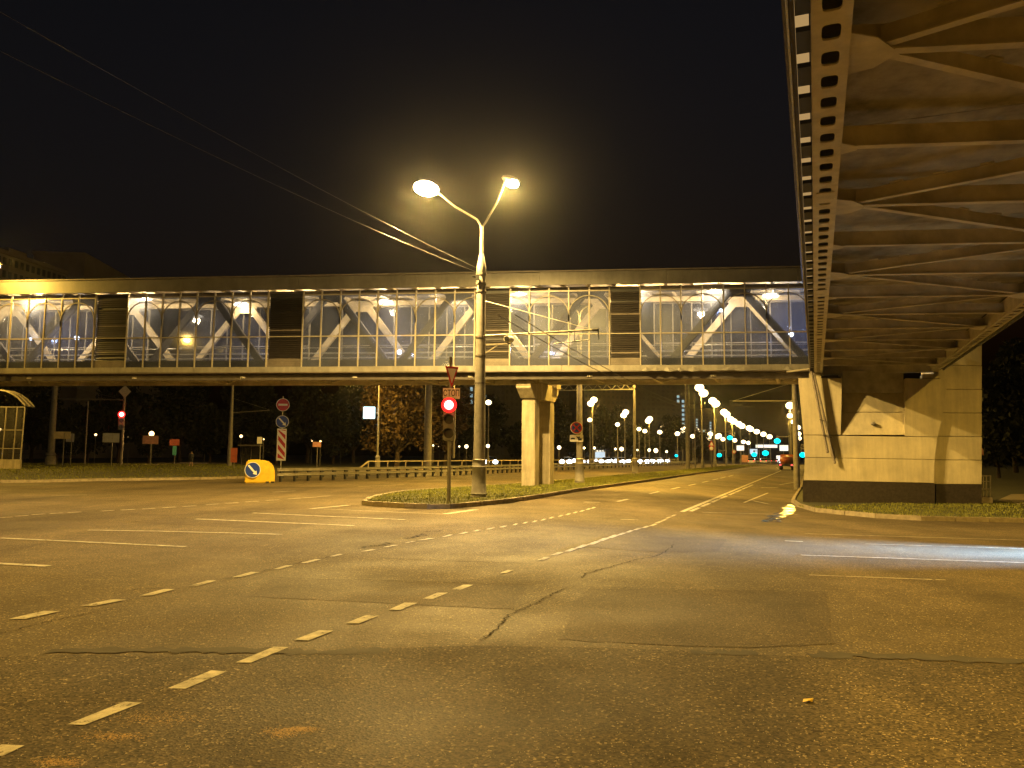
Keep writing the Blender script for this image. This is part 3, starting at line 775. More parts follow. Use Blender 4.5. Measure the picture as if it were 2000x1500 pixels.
# twin column support on the island
bp1, bp2 = ground(1031, 953.5), ground(1073, 951)
pr = thing('bridge_support', 'pale twin-column concrete support with flared cap under the footbridge', 'column', bp1)
def column(c, hw, hd, z0, z1, name):
    g = MB(); g.box(c + Z * ((z0 + z1) / 2 - c.z), BD * hw, EV * hd, Z * ((z1 - z0) / 2)); return g.build(name, 'column_concrete', pr, bevel=.03)
zcap = Zx(770) - .1; ztop = zFb - .34
column(bp1 + EV * .35, .33, .36, 0, zcap, 'column')
d12 = (bp2 - bp1).dot(EV) ; c2 = bp1 + EV * 2.75
column(c2, .33, .36, 0, zcap, 'column')
g = MB(); a0 = bp1 - EV * .35
def capsec(w, hw, z): return [bp1 + EV * w + BD * -hw + Z * (z - bp1.z), bp1 + EV * w + BD * hw + Z * (z - bp1.z)]
pts = [(-.15, zcap), (3.1, zcap), (3.75, ztop - .38), (3.75, ztop), (-.75, ztop), (-.75, ztop - .38)]
g.prism([bp1 + EV * w - BD * .36 + Z * (z - bp1.z) for w, z in pts], BD * .72); g.build('cap_beam', 'column_concrete', pr, bevel=.02)
g = MB(); g.box(bp1 + EV * -.35 + Z * (ztop + .12), BD * .55, EV * .35, Z * .24); g.box(bp1 + EV * 3.2 + Z * (ztop + .12), BD * .55, EV * .35, Z * .24); g.build('bearing', 'column_concrete', pr)

# ================================================================== ABUTMENT (right)
AP0 = at_depth(1570, 984, 34.5); AP0.z = 0
def AQ(px, py, w=0.0): return on_plane(px, py, AP0) + EV * w
base = ground(1700, 984)
ab = thing('bridge_abutment', 'cream panelled concrete abutment with dark granite plinth holding up the covered walkway', 'abutment', AQ(1700, 984))
DEEP = EV * 4.0
def slab(px, name, m='pier_concrete', w=0.0, off=None, bev=.012):
    g = MB(); g.prism([AQ(x, y, w) for x, y in px], off or DEEP); return g.build(name, m, ab, bevel=bev)
slab([(1568, 938.5), (1826, 944), (1826, 992), (1568, 990)], 'plinth', 'granite', -.04)
slab([(1572, 893.8), (1825.8, 898), (1824.6, 943.4), (1570.5, 938)], 'wall_panel')
slab([(1569.4, 850), (1831.3, 854), (1826, 897.4), (1571.8, 893.2)], 'wall_panel')
# left and right pylons flare outwards to the top, the field between them leans back
for (a, b) in (((1559, 738), (1645, 738)),):
    slab([(1559, 738.5), (1645, 738.5), (1643.8, 790), (1642.5, 849.4), (1569.3, 849.4)], 'pylon')
slab([(1768, 738.5), (1850, 741), (1842.5, 807), (1832, 853.4), (1766.5, 852)], 'pylon')
for (y0, y1, w0, w1) in ((745, 803.6, .95, .45), (804.4, 849.4, .45, .04)):
    g = MB(); g.add([AQ(1640, y0, w0), AQ(1771, y0, w0), AQ(1771, y1, w1), AQ(1640, y1, w1), AQ(1640, y0, 3.5), AQ(1771, y0, 3.5), AQ(1771, y1, 3.5), AQ(1640, y1, 3.5)],
                    [(0, 1, 2, 3), (7, 6, 5, 4), (0, 4, 5, 1), (1, 5, 6, 2), (2, 6, 7, 3), (3, 7, 4, 0)]); g.build('field_panel', 'pier_concrete', ab, bevel=.01)
c = AQ(1706, 827, .1); g = MB(); g.lathe(c, [(.01, -.1), (.1, -.06), (.12, 0), (.07, .06), (.01, .09)], 12); g.build('wall_fitting', 'lamp_pole', ab)
slab([(1580, 728), (1604, 728), (1604, 738), (1580, 738)], 'bearing_block', 'pier_concrete', .1, EV * 1)
slab([(1803, 730), (1838, 730), (1838, 738.4), (1803, 738.4)], 'bearing_block', 'pier_concrete', .1, EV * 1)
# taller side block
SBo = 1.3
def AS(px, py): return AQ(px, py, 0)
PX0, PX1 = 1824, 1918
for (y0, y1) in ((898.6, 945), (852.4, 897.8), (806.5, 851.6), (760.6, 805.7), (714, 759.8), (640, 713.2)):
    s0 = 0.25
    g = MB(); P1 = AP0 + EV * s0
    def A2(px, py): return on_plane(px, py, P1)
    g.prism([A2(PX0, y0), A2(PX1, y0 + .6), A2(PX1 - .6, y1 + .6), A2(PX0, y1)], EV * 4.5); g.build('shaft_panel', 'pier_concrete', ab, bevel=.012)
g = MB(); g.prism([A2(1828, 945), A2(1917, 946), A2(1917, 992), A2(1828, 992)], EV * 4.5); g.v = [v - EV * .04 for v in g.v]; g.build('plinth', 'granite', ab)
# drain pipe from the footbridge down the abutment
dp = thing('drain_pipe', 'rusty twin downpipes leaning down the face of the cream abutment', 'pipe', AQ(1622, 905))
top = AQ(1583, 719, -.35)
for a, b, r in (((1584, 722), (1616, 882), .055), ((1589, 728), (1630, 903), .05)):
    g = MB(); g.tube(AQ(*a, -.35), AQ(*b, -.18), r, r, 10); g.ellipsoid(AQ(*b, -.18), V((r * 1.3, 0, 0)), V((0, r * 1.3, 0)), Z * r * 1.3); g.build('pipe', 'pedestal', dp, smooth=True)
g = MB(); g.tube(AQ(1536, 722, .9), AQ(1584, 722, -.35), .05, .05, 10); g.build('pipe_elbow', 'frame_paint', dp)
for y in (850, 820):
    t = (y - 722) / 160; g = MB(); g.beam(AQ(1584 + 32 * t - 3, y, -.3), AQ(1584 + 32 * t + 14, y + 5, -.26), .05, .03); g.beam(AQ(1584 + 32 * t, y, -.3), AQ(1584 + 32 * t + 1, y, .02), .03, .03); g.build('pipe_clamp', 'dark_steel', dp)

# ================================================================== COVERED WALKWAY overhead (right)
HB = 3.86; zW = CAMZ + HB                      # underside of its chords
WV0, WV1 = -9.0, uvof(AQ(1600, 738))[1] + 1.2
wk = thing('covered_walkway', 'covered steel walkway overhead with perforated chords and zigzag bracing under its deck', 'walkway', UV(2.6, WV1 - .5, zW))
skew = BD.dot(EV) / BD.dot(EU)                 # cross members follow the footbridge direction
def WP(u, v, z=0.0, sk=True): return UV(u, v + (skew * u if sk else 0), zW + z)
uA0, uA1, uB0, uB1 = 0.08, 0.405, 4.86, 5.16
mat('chord_paint', (0.60, 0.55, 0.44), 0.55, var=0.2, scale=3)
unit = None
def perforated(u0, u1, v0, n, name):
    g = MB(); uc, hw, hl, N = (u0 + u1) / 2, (u1 - u0) / 2, .25, 16
    ax, al = .083, .142
    for k in range(n):
        vc = v0 + .25 + .5 * k
        inner, outer = [], []
        for i in range(N):
            t = 2 * math.pi * i / N; cx, cy = math.cos(t), math.sin(t)
            e = .45
            inner.append((math.copysign(abs(cx) ** e, cx) * ax, math.copysign(abs(cy) ** e, cy) * al))
            m = max(abs(cx), abs(cy)); outer.append((cx / m * hw, cy / m * hl))
        o = len(g.v)
        for z in (0, .02):
            g.v += [UV(uc + x, vc + y, zW + z) for x, y in inner]
        g.v += [UV(uc + x, vc + y, zW) for x, y in outer]
        for i in range(N):
            j = (i + 1) % N
            g.f += [(o + 2 * N + i, o + 2 * N + j, o + j, o + i), (o + i, o + j, o + N + j, o + N + i)]
    return g.build(name, 'chord_paint', wk)
v = WV0
while v < WV1 - .3:
    ln = min(14, int((WV1 - v) / .5))
    if ln < 1: break
    perforated(uA0, uA1, v, ln, 'perforated_plate'); perforated(uB0, uB1, v, ln, 'perforated_plate')
    for u0, u1 in ((uA0, uA1), (uB0, uB1)):
        g = MB(); a, b = UV(u0 + .02, v + ln * .5 - .25, zW - .012), UV(u1 - .02, v + ln * .5 + .3, zW - .012)
        c = UV((u0 + u1) / 2, v + ln * .5 + .02, zW - .008); g.box(c, EU * ((u1 - u0) / 2 - .04), EV * .24, Z * .008); g.build('splice_plate', 'chord_paint', wk)
    v += ln * .5
for u0, u1 in ((uA0, uA1), (uB0, uB1)):
    for u in (u0, u1):
        g = MB(); g.prism([UV(u - .007, WV0, zW + .003), UV(u + .007, WV0, zW + .003), UV(u + .007, WV1, zW + .003), UV(u - .007, WV1, zW + .003)], Z * .42); g.build('chord_web', 'chord_paint', wk)
    g = MB(); g.prism([UV(u0 - .02, WV0, zW + .43), UV(u1 + .02, WV0, zW + .43), UV(u1 + .02, WV1, zW + .43), UV(u0 - .02, WV1, zW + .43)], Z * .02); g.build('chord_top', 'dark_steel', wk)
nodes = [7.77 - 2.475 * k for k in range(6, 0, -1)] + [7.77 + 2.475 * k for k in range(0, 12)]
side = 0
for i, v in enumerate(nodes):
    if v > WV1 - .4: break
    hub_left = (round((v - 7.77) / 2.475) % 2 == 0)
    g = MB(); g.beam(WP(uA1, v, .10), WP(uB0, v, .10), .11, .02); g.beam(WP(uA1, v, .24), WP(uB0, v, .24), .02, .27); g.build('cross_beam', 'under_paint', wk)
    uu = uA1 if hub_left else uB0; sg = 1 if hub_left else -1
    g = MB(); g.prism([WP(uu, v - .42, .075), WP(uu + sg * .25, v - .3, .075), WP(uu + sg * .42, v - .06, .075), WP(uu + sg * .42, v + .06, .075), WP(uu + sg * .25, v + .3, .075), WP(uu, v + .42, .075)], Z * .013); g.build('gusset', 'under_paint', wk)
    g = MB(); uo = uB0 if hub_left else uA1
    g.prism([WP(uo, v - .2, .075), WP(uo - sg * .2, v - .06, .075), WP(uo - sg * .2, v + .06, .075), WP(uo, v + .2, .075)], Z * .013); g.build('gusset', 'under_paint', wk)
    for dv in (-1, 1):
        if hub_left:
            p, q = WP(uA1 + .3, v + dv * .07, .12), WP(uB0 - .2, v + dv * 2.40, .12)
            g = MB(); g.beam(p, q, .10, .02); g.beam(p + Z * .1, q + Z * .1, .02, .19)
            for k in range(1, 7):
                cc = p.lerp(q, k / 7); d = (q - p).normalized(); g.box(cc + Z * .2, d * .09, d.cross(Z) * .07, Z * .01)
            g.build('brace', 'under_paint', wk)
# deck above the bracing, in plates
v = WV0
while v < WV1:
    e = min(v + 2.475, WV1)
    g = MB(); zz = .52 + random.uniform(-.008, .008)
    g.prism([WP(uA0, v + .008, zz, False), WP(uB1, v + .008, zz, False), WP(uB1, e - .008, zz, False), WP(uA0, e - .008, zz, False)], Z * .06); g.build('deck_plate', 'under_deck', wk)
    v = e
# outer edge: sill, brackets, glow strip standing for the lit soffit above the slots
for sg, ue in ((-1, uA0), (1, uB1)):
    g = MB(); g.prism([UV(ue + sg * .195, WV0, zW + .03), UV(ue + sg * .215, WV0, zW + .03), UV(ue + sg * .215, WV1, zW + .03), UV(ue + sg * .195, WV1, zW + .03)], Z * .18); g.build('edge_sill', 'galvanised', wk)
    g = MB(); g.prism([UV(ue + sg * .145, WV0, zW + .1), UV(ue + sg * .19, WV0, zW + .1), UV(ue + sg * .19, WV1, zW + .1), UV(ue + sg * .145, WV1, zW + .1)], Z * .03); g.build('edge_tray', 'dark_steel', wk)
    for k, v in enumerate(frange(WV0, WV1, .71)):
        g = MB(); L = .42
        g.prism([UV(ue + sg * .01, v, zW + .1), UV(ue + sg * .142, v, zW + .1), UV(ue + sg * .142, v + L, zW + .1), UV(ue + sg * .01, v + L, zW + .1)], Z * .05); g.build('edge_bracket', 'louvre', wk)
    g = MB(); g.prism([UV(ue + sg * .02, WV0, zW + .46), UV(ue + sg * .15, WV0, zW + .46), UV(ue + sg * .15, WV1 - 2, zW + .46), UV(ue + sg * .02, WV1 - 2, zW + .46)], Z * .03); g.build('glow_strip', 'slot_glow', wk)
    for u_ in (.16, .2):
        g = MB(); g.prism([UV(ue + sg * u_, WV0, zW + .2), UV(ue + sg * (u_ + .02), WV0, zW + .2), UV(ue + sg * (u_ + .02), WV1, zW + .2), UV(ue + sg * u_, WV1, zW + .2)], Z * (.28 if u_ < .19 else .75)); g.build('side_wall', 'cream_metal', wk)
glass('walkway_glass', (0.7, 0.72, 0.8), 0.35, (0.24, 0.27, 0.40))
wm = wp = None
for sg, ue in ((-1, uA0), (1, uB1)):
    uw = ue + sg * .2
    for zz in (zW + .96, zW + 2.5, zW + 3.9):
        g = MB(); g.beam(UV(uw, WV0, zz), UV(uw, WV1, zz), .06, .06); g.build('side_transom', 'frame_paint', wk)
    g = MB(); g.beam(UV(uw, WV0, zW + 4.16), UV(uw, WV1, zW + 4.16), .05, .46); g.build('eave_fascia', 'cream_metal', wk)
    for k, v in enumerate(frange(WV0 + .03, WV1, 1.0)):
        if wm is None:
            wm = MB().box(V((0, 0, 1.47)), EU * .03, EV * .03, Z * 1.44).build('side_mullion', 'frame_paint', None, origin=(0, 0, 0)); wm.parent = wk; wm.location = UV(uw, v, zW + .96) - ORG[wk.name]
            wp = MB().box(V((0, 0, 1.47)), EU * .006, EV * .46, Z * 1.44).build('side_pane', 'walkway_glass', None, origin=(0, 0, 0)); wp.parent = wk; wp.location = UV(uw, v + .5, zW + .96) - ORG[wk.name]
        else:
            share(wm, wk, UV(uw, v, zW + .96), name='side_mullion')
            if v + 1 < WV1: share(wp, wk, UV(uw, v + .5, zW + .96), name='side_pane')
g = MB(); g.prism([UV(-.35, WV0, zW + 4.4), UV(5.4, WV0, zW + 4.4), UV(5.4, WV1, zW + 4.4), UV(-.35, WV1, zW + 4.4)], Z * .25); g.build('roof', 'dark_steel', wk)
g = MB(); g.prism([UV(uA0, WV1 - .05, zW + .0), UV(uB1, WV1 - .05, zW), UV(uB1, WV1 + .35, zW), UV(uA0, WV1 + .35, zW)], Z * .7); g.v = [v - Z * .0 for v in g.v]; g.build('end_beam', 'under_paint', wk)
slab([(1646, 722), (1767, 722), (1767, 764.5), (1646, 764.5)], 'end_diaphragm', 'under_paint', .55, EV * .5)

# ================================================================== STREET LAMPS
def lamp_head(parent, c, d, r=.3, m='lamp_hot'):
    d = V((d.x, d.y, 0)).normalized(); s = d.cross(Z)
    g = MB(); g.ellipsoid(c + Z * .10, d * .48, s * .19, Z * .14, 12, 6); h = g.build('luminaire', 'lamp_pole', parent, smooth=True)
    g = MB(); g.ellipsoid(c + d * .05 - Z * .02, d * r, s * r * .62, Z * r * .55, 12, 6); g.build('bulb', m, h, smooth=True)
def lamp_post(name, label, base, zt, arms, group=None, ped=True, power=0, thick=.16, bulb=.3, z_red=8.6, lights=True, kind='SPOT'):
    t = thing(name, label, 'street lamp', base, group)
    if ped:
        g = MB(); g.lathe(base, [(.31, -.05), (.30, .12), (.27, .20), (.30, .24), (.27, .30), (.245, 1.15), (.27, 1.2), (.24, 1.25), (.23, 1.42), (.25, 1.45), (.19, 1.5)], 18); g.build('pedestal', 'lamp_pole', t, smooth=True)
    g = MB(); g.lathe(base, [(thick * 1.06, 1.3), (thick * .78, z_red - .3)], 16); g.build('pole', 'lamp_pole', t, smooth=True)
    g = MB(); g.lathe(base, [(thick * .78, z_red - .32), (thick * .85, z_red - .3), (thick * .85, z_red), (.085, z_red + .45), (.06, z_red + .5)], 14); g.build('reducer', 'lamp_pole', t, smooth=True)
    zs = zt - 1.1
    g = MB(); g.tube(base + Z * (z_red + .4), base + Z * zs, .07, .06, 10); g.build('mast', 'lamp_pole', t, smooth=True)
    for dx in arms:
        e = base + V((dx.x, dx.y, 0)) + Z * zt; st = base + Z * zs; n = V((dx.x, dx.y, 0)).normalized()
        P = [st - Z * .2, st + n * .04 + Z * .12, st + n * .18 + Z * .34, st + n * .42 + Z * .52, st.lerp(e, .55) + Z * .16, e - n * .42]
        g = MB(); g.path(P, .042, 8); g.build('arm', 'lamp_pole', t, smooth=True)
        lamp_head(t, e, n, bulb)
        if power and lights: light(t, e - Z * .34, power, kind=kind, radius=.22, size=172, blend=.35)
    return t
PA = ground(935, 977); ZL = 11.4
hL, hR = at_depth(835, 368, PA.y - 1.2), at_depth(998, 356, PA.y + 1.0)
lampA = lamp_post('street_lamp', 'tall double-armed street lamp with bell pedestal on the grass island beside the traffic light', PA, 11.2, [], power=0, thick=.205)
for o_, e, r in ((1, hL, .50), (2, hR, .34)):
    st = PA + Z * 10.0; n = V((e.x - PA.x, e.y - PA.y, 0)).normalized()
    P = [st - Z * .2, st + n * .05 + Z * .15, st + n * .2 + Z * .34, st.lerp(e, .5) + Z * .1, e - n * .3]
    g = MB(); g.path(P, .04, 8); g.build('arm', 'lamp_pole', lampA, smooth=True)
    lamp_head(lampA, e, n, r, 'lamp_key' if o_ == 1 else 'lamp_key_small')
    light(lampA, e - Z * (r * .55 + .14), 17000 if o_ == 1 else 15000, KEY, 'SPOT', .12, size=163, blend=.22)
    light(lampA, e - Z * (r * .55 + .14), 2600, KEY, 'POINT', .12)
for zz in (7.6, 7.9, 8.25, 5.9, 5.2, 4.2):
    g = MB(); g.lathe(PA, [(.17, zz), (.20, zz + .01), (.20, zz + .07), (.17, zz + .08)], 14); g.build('clamp_band', 'dark_steel', lampA)
g = MB(); g.box(PA + V((-.12, -.3, 8.1)), V((.06, 0, 0)), V((0, .05, 0)), Z * .1); g.tube(PA + V((-.12, -.2, 8.15)), PA + V((-.32, -.3, 8.15)), .04, .03); g.build('insulator', 'sign_black', lampA)
P2 = ground(1132, 947)
lamp2 = lamp_post('street_lamp', 'street lamp on the island carrying the no-stopping sign behind the footbridge', P2, 10.8, [EU * -2.0, EU * 1.6], power=12000, thick=.17)
P3 = ground(1240, 926)
lamp_post('street_lamp', 'slender street lamp on the island with tapered base and lattice portal', P3, 10.6, [EU * -2.0, EU * 1.6], power=12000, thick=.11)
# lamps on this side of the crossing, behind and beside the camera
uA, vA = uvof(PA)
PB = UV(uA, -9.5)
lampB = lamp_post('street_lamp', 'double-armed street lamp holding the overhead wires on the camera side of the crossing', PB, 11.2, [EU * -2.0, EU * 2.0], power=10500)
lamp_post('street_lamp', 'street lamp standing right of the covered walkway', UV(12.6, 1.5), 11.2, [EU * -2.0], power=13000)
PD = at_depth(-62, 905, 38.6); PD.z = 0
lamp_post('street_lamp', 'street lamp lighting the left end of the footbridge fascia', PD, 11.0, [EU * .9], power=2600, kind='POINT')
lamp_post('street_lamp', 'unseen street lamp added to light the glazed pavilion', at_depth(-90, 905, 60).xy.to_3d(), 11.2, [V((2, 0, 0))], power=9000)  # added out of view to brighten the pavilion roof
lamp_post('street_lamp', 'street lamp on the verge to the right of the abutment', UV(13.5, 20), 11.2, [EU * -2.0], power=5000)
lamp_post('street_lamp', 'street lamp at the near left corner of the crossing', UV(-38, 6), 11.2, [EU * 2], power=15000)
# far rows: the heads as they line up along the avenue
def far_lamp(heads, z, label, group, power, r=.42, kind='lamp_far', pole=True):
    d0 = at_height(*heads[0], z); Y = d0.y
    P = [at_depth(x, y, Y) for x, y in heads]
    c = sum(P, V((0, 0, 0))) / len(P); b = V((c.x, c.y, gz(c)))
    t = thing('street_lamp', label, 'street lamp', b, group)
    g = MB(); g.lathe(b, [(.24, 0), (.22, 1.3), (.12, 1.5), (.08, max(2, c.z - 1.0))], 8); g.build('pole', 'lamp_pole', t, smooth=True)
    for p in P:
        g = MB(); g.tube(b + Z * (c.z - 1.05), p, .05, .05, 6); g.build('arm', 'lamp_pole', t)
        g = MB(); g.ellipsoid(p, EU * r * 1.15, EV * r, Z * r * .95, 12, 7); g.build('bulb', kind, t, smooth=True)
    if power: light(t, P[0] - Z * .9, power, radius=.4)
    return t
ISL = [((1366, 757), (1374, 768)), ((1392, 783), (1398, 788.5)), ((1414, 805), (1419, 809)), ((1427, 819), (1433, 823)), ((1443, 828), (1449, 832)), ((1463, 836), (1466, 838)), ((1478, 843),), ((1491, 848),), ((1503, 853),)]
for i, h in enumerate(ISL): far_lamp(h, 11.0, 'far street lamp in the island row that runs up the avenue', 'island lamp row', 9500 if i < 4 else 0, .54 + .06 * i)
LFT = [((1160, 781), (1154, 788)), ((1222, 805), (1218, 811)), ((1269, 818), (1266, 822)), ((1299, 830), (1296, 834)), ((1335, 838), (1332, 841)), ((1362, 842), (1359, 845)), ((1387, 848), (1384, 856)), ((1404, 851), (1401, 853))]
for i, h in enumerate(LFT): far_lamp(h, 11.0, 'far street lamp in the row beyond the oncoming carriageway', 'far side lamp row', 9000 if i < 3 else 0, .52 + .07 * i)
RGT = [((1543, 792),), ((1543, 812),), ((1549.5, 824),), ((1557.5, 835),), ((1560, 847),), ((1561, 856),), ((1554, 864),)]
for i, h in enumerate(RGT): far_lamp(h, 10.5, 'far street lamp in the row along the right kerb of the avenue', 'right kerb lamp row', 7000 if i < 3 else 0, (.62, .52, .55, .75, .75, .85, 1.2)[i])
SML = [(1152, 820), (1206, 829), (1248, 838), (1259.5, 842), (1288.5, 844), (1323, 847), (1353, 852), (1412, 858), (1435, 860), (1452, 863), (1462, 865)]
for i, h in enumerate(SML): far_lamp((h,), 7.5, 'lower globe lamp among the trees on the far side of the avenue', 'low globe lamps', 0, .34 + .04 * i)
far_lamp(((954, 786),), 9.5, 'single lamp shining just right of the tall island lamp post', None, 0, .4)
PK = [(0, 839, 2.4), (54, 834, 1.5), (187, 849, 2), (252, 851, 3), (296, 847, 4.4), (378, 853, 4.2), (401, 856, 3), (471, 852, 2.6), (515, 858, 1.2), (609, 860, 2), (626, 862, 1.6), (666, 866, 1.6), (846, 870, 1.5), (858, 871, 2.2), (897, 872, 1.4), (911, 872, 3.2), (953, 871, 3.2), (1092, 874, 3.4), (1141, 875, 2), (1161, 875, 2.2), (1202, 877, 2), (1214, 877, 3.6), (1245, 879, 1.6), (1268, 879, 2.6), (1281, 880, 3.8), (1302, 882, 2)]
for (x, y, r) in PK:
    D = 100 + (x * 37 % 50)
    p = at_depth(x, y, D); b = V((p.x, p.y, 0))
    lb = {0: 'park lamp glowing behind the glass of the pavilion', 54: 'small park lamp just right of the glazed pavilion', 187: 'park lamp between the slim pole and the grey-blue board', 252: 'park lamp just right of the post of the far red signal', 296: 'bright park lamp directly above the orange-tinted board',
          378: 'bright park lamp above the lone pedestrian', 401: 'dimmer park lamp right beside the bright one above the pedestrian', 471: 'park lamp between the tall tapered pole and the bus stop flag', 515: 'tiny lamp touching the bus stop flag', 609: 'lamp at the left corner of the pale pink board', 626: 'lamp at the right corner of the pale pink board', 666: 'tiny lamp between the pale pink board and the big tree',
          911: 'lamp low down left of the tall island lamp post', 953: 'lamp low down right of the tall island lamp post', 1092: 'lamp low down right of the twin-column support'}.get(x)
    t = thing('park_lamp', lb or 'small lamp glowing low down among the trees beyond the carriageway', 'park lamp', b, 'park lamps under the trees')
    g = MB(); g.tube(b, p, .05, .04, 6); g.build('post', 'lamp_pole', t)
    rr = r / 1500 * D * 1.1
    g = MB(); g.ellipsoid(p, V((rr, 0, 0)), V((0, rr, 0)), Z * rr, 10, 6); g.build('globe', 'park_glow' if x < 700 else 'lamp_far', t, smooth=True)
    if r >= 3.9: light(t, p - Z * (rr + .1), 900, (1, .5, .14), radius=.3)

# ---- catenary brackets, wires, camera on the big lamp post
def bracket(name, label, base, z, d, L, rise, ztie, r=.035, cat='bracket', hang=True):
    t = thing(name, label, cat, base + Z * z)
    e = base + d * L + Z * (z + rise)
    g = MB(); g.tube(base + Z * z, e, r, r, 8); g.build('arm', 'frame_paint', t, smooth=True)
    g = MB(); g.tube(base + Z * ztie, e - d * .06, .012, .012, 5); g.build('stay', 'galvanised', t)
    g = MB(); g.tube(e - d * .1, e + d * .12, .055, .055, 8); g.tube(e + d * .1, e + d * .13 - Z * .35, .03, .012, 6); g.build('end_clamp', 'sign_black', t)
    if hang:
        h = e - d * .75
        g = MB(); g.tube(h + Z * .1, h - Z * .38, .014, .014, 5); g.tube(h - d * .75 - Z * .42, h + d * .55 - Z * .34, .02, .02, 6); g.build('wire_hanger', 'sign_black', t)
    return t, e
zb = CAMZ + (HORZ(952) - 655) / F * PA.y
_, eA = bracket('catenary_bracket', 'pale trolley wire bracket arm reaching out from the tall island lamp post', PA, zb, EU, 4.35, .0, zb + 1.35)
ct = thing('security_camera', 'small white security camera on a bracket fixed to the island lamp post', 'camera', PA + Z * (zb - .35))
zc = CAMZ + (HORZ(952) - 673) / F * PA.y
g = MB(); g.beam(PA + Z * zc, PA + EU * 1.2 + Z * zc, .05, .05); g.build('mount_arm', 'frame_paint', ct)
g = MB(); g.beam(PA + EU * .17 + Z * (zc - .32), PA + EU * .75 + Z * zc, .035, .035); g.beam(PA + EU * .16 + Z * (zc - .36), PA + EU * .16 + Z * (zc + .06), .04, .05); g.build('brace', 'frame_paint', ct)
c0 = PA + EU * 1.12 + Z * (zc + .17); dcam = (V((-.35, -1, -.08))).normalized()
g = MB(); g.tube(c0 - dcam * .26, c0 + dcam * .24, .115, .115, 12); h_ = g.build('housing', 'sign_white', ct, smooth=True)
g = MB(); g.disc(c0 + dcam * .24, dcam, .092, .012, 16); g.build('lens', 'sign_black', h_)
g = MB(); g.beam(PA + EU * 1.12 + Z * zc, c0, .04, .04, EV); g.build('stem', 'frame_paint', ct)
def cable(name, label, A, B, sag, r, n=26, group=None, m='wire'):
    g = MB(); g.path([A.lerp(B, i / n) - Z * (sag * 4 * (i / n) * (1 - i / n)) for i in range(n + 1)], r, 5)
    return tag(g.build(name, m), label, 'wire', group)
wz = CAMZ + (HORZ(940) - 528) / F * PA.y
cable('overhead_wire', 'upper of two slack wires climbing from the lamp post across the dark sky', PA + V((-.15, -.1, wz + .15)), PB + Z * (wz + .7), .5, .0045)
cable('overhead_wire', 'lower of two slack wires climbing from the lamp post across the dark sky', PA + V((-.15, -.1, wz)), PB + V((-.4, 0, wz + .1)), .62, .0045)
uE, vE = uvof(eA)
for k, du in enumerate((-1.35, -.85)):
    cable('trolley_wire', 'dark trolley wire running up the avenue under the bracket arm', UV(uE + du, vE - 5.5, eA.z - .38), UV(uE + du, vE + 26, eA.z - 1.0), .25, .014, group='trolley wires over the avenue')
# pole and bracket by the right kerb behind the abutment
PR = at_depth(1556, 930, 50); PR.z = gz(PR)
t = thing('catenary_pole', 'grey catenary pole behind the abutment with a bracket over the avenue', 'pole', PR)
g = MB(); g.lathe(PR, [(.2, 0), (.13, 10)], 12); g.build('pole', 'lamp_pole', t, smooth=True)
zr = CAMZ + (HORZ(1556) - 770) / F * 50
bracket('catenary_bracket', 'pale bracket arm with a stay fixed to the pole behind the abutment', PR, zr, -EU, 4.0, .05, zr + 1.2)
for py, w in ((700, .012), (718, .012)):
    A = at_depth(1240, 751, 60); B = at_depth(1100, py + 50, 58)

# ---- poles on the left
def plain_pole(px, py, top_px, label, r0=.16, r1=.1, ped=None, name='catenary_pole', cat='pole', depth=None):
    b = ground(px, py) if depth is None else at_depth(px, py, depth); b.z = max(0, b.z) if depth is None else 0
    zt = at_depth(px, top_px, b.y).z
    t = thing(name, label, cat, b)
    if ped:
        g = MB(); g.lathe(b, [(ped, 0), (ped * .95, .9), (ped * .8, 1.2), (ped * 1.0, 1.3), (r0 * 1.1, 1.6)], 12); g.build('pedestal', 'lamp_pole', t, smooth=True)
    g = MB(); g.lathe(b, [(r0, 0), (r1, zt)], 12); g.build('pole', 'lamp_pole', t, smooth=True)
    return t, b, zt
t, b98, z98 = plain_pole(98, 909, 745, 'thick concrete pole with pedestal and trolley bracket beside the white boards', .42, .3, .62)
zz = at_depth(112, 779, b98.y).z
bracket('catenary_bracket', 'pale bracket arm with two stays on the thick concrete pole', b98, zz, V((1, 0, 0)), 8.6, -.05, z98 - .1, .07, hang=False)
t, b450, z450 = plain_pole(448, 911, 735, 'tall tapered pole with trolley bracket behind the yellow crash cushion', .32, .12)
zz = at_depth(455, 806, b450.y).z
bracket('catenary_bracket', 'thin bracket arm with a stay on the tall tapered pole', b450, zz, V((1, 0, 0)), 5.0, .35, zz + 1.9, .045)
plain_pole(165, 908, 783, 'slim lamp-less pole standing between the blank boards', .10, .07)
t, b740, z740 = plain_pole(737, 914, 735, 'slender pole with bell base carrying the glowing blue-white display', .14, .09, .34)
t, b835, z835 = plain_pole(835, 900, 742, 'thick pale pole behind the red traffic signal', .40, .34, depth=78)
lamp_post('street_lamp', 'added street lamp behind the footbridge lighting the broad autumn tree', b835 + V((2.2, 6, 0)), 11.2, [EU * -1.5], power=15000, thick=.11, ped=False)  # made-up lamp, lights the big tree from the right
t, b1343, z1343 = plain_pole(1344, 917.5, 735, 'thick pale pole on the island next to a thin lamp mast', .30, .24)
g = MB(); q = b1343 + V((.95, .1, 0)); g.tube(q, q + Z * 10, .09, .07, 8); tag(g.build('cable_mast', 'lamp_pole', smooth=True), 'thin mast touching the side of the thick island pole', 'pole')
nA = (V((-1, -.4, 0))).normalized(); eH = b740 + nA * 1.6 + Z * 11.3
tp = thing('street_lamp', 'lamp arm added to the slender display pole to light the autumn tree', 'street lamp', b740 + Z * 9.4)  # arm and head added to brighten the left of the tree
g = MB(); g.path([b740 + Z * (z740 - .4), b740 + Z * 10.4, b740 + nA * .3 + Z * 11.0, eH], .05, 8); g.build('arm', 'lamp_pole', tp, smooth=True)
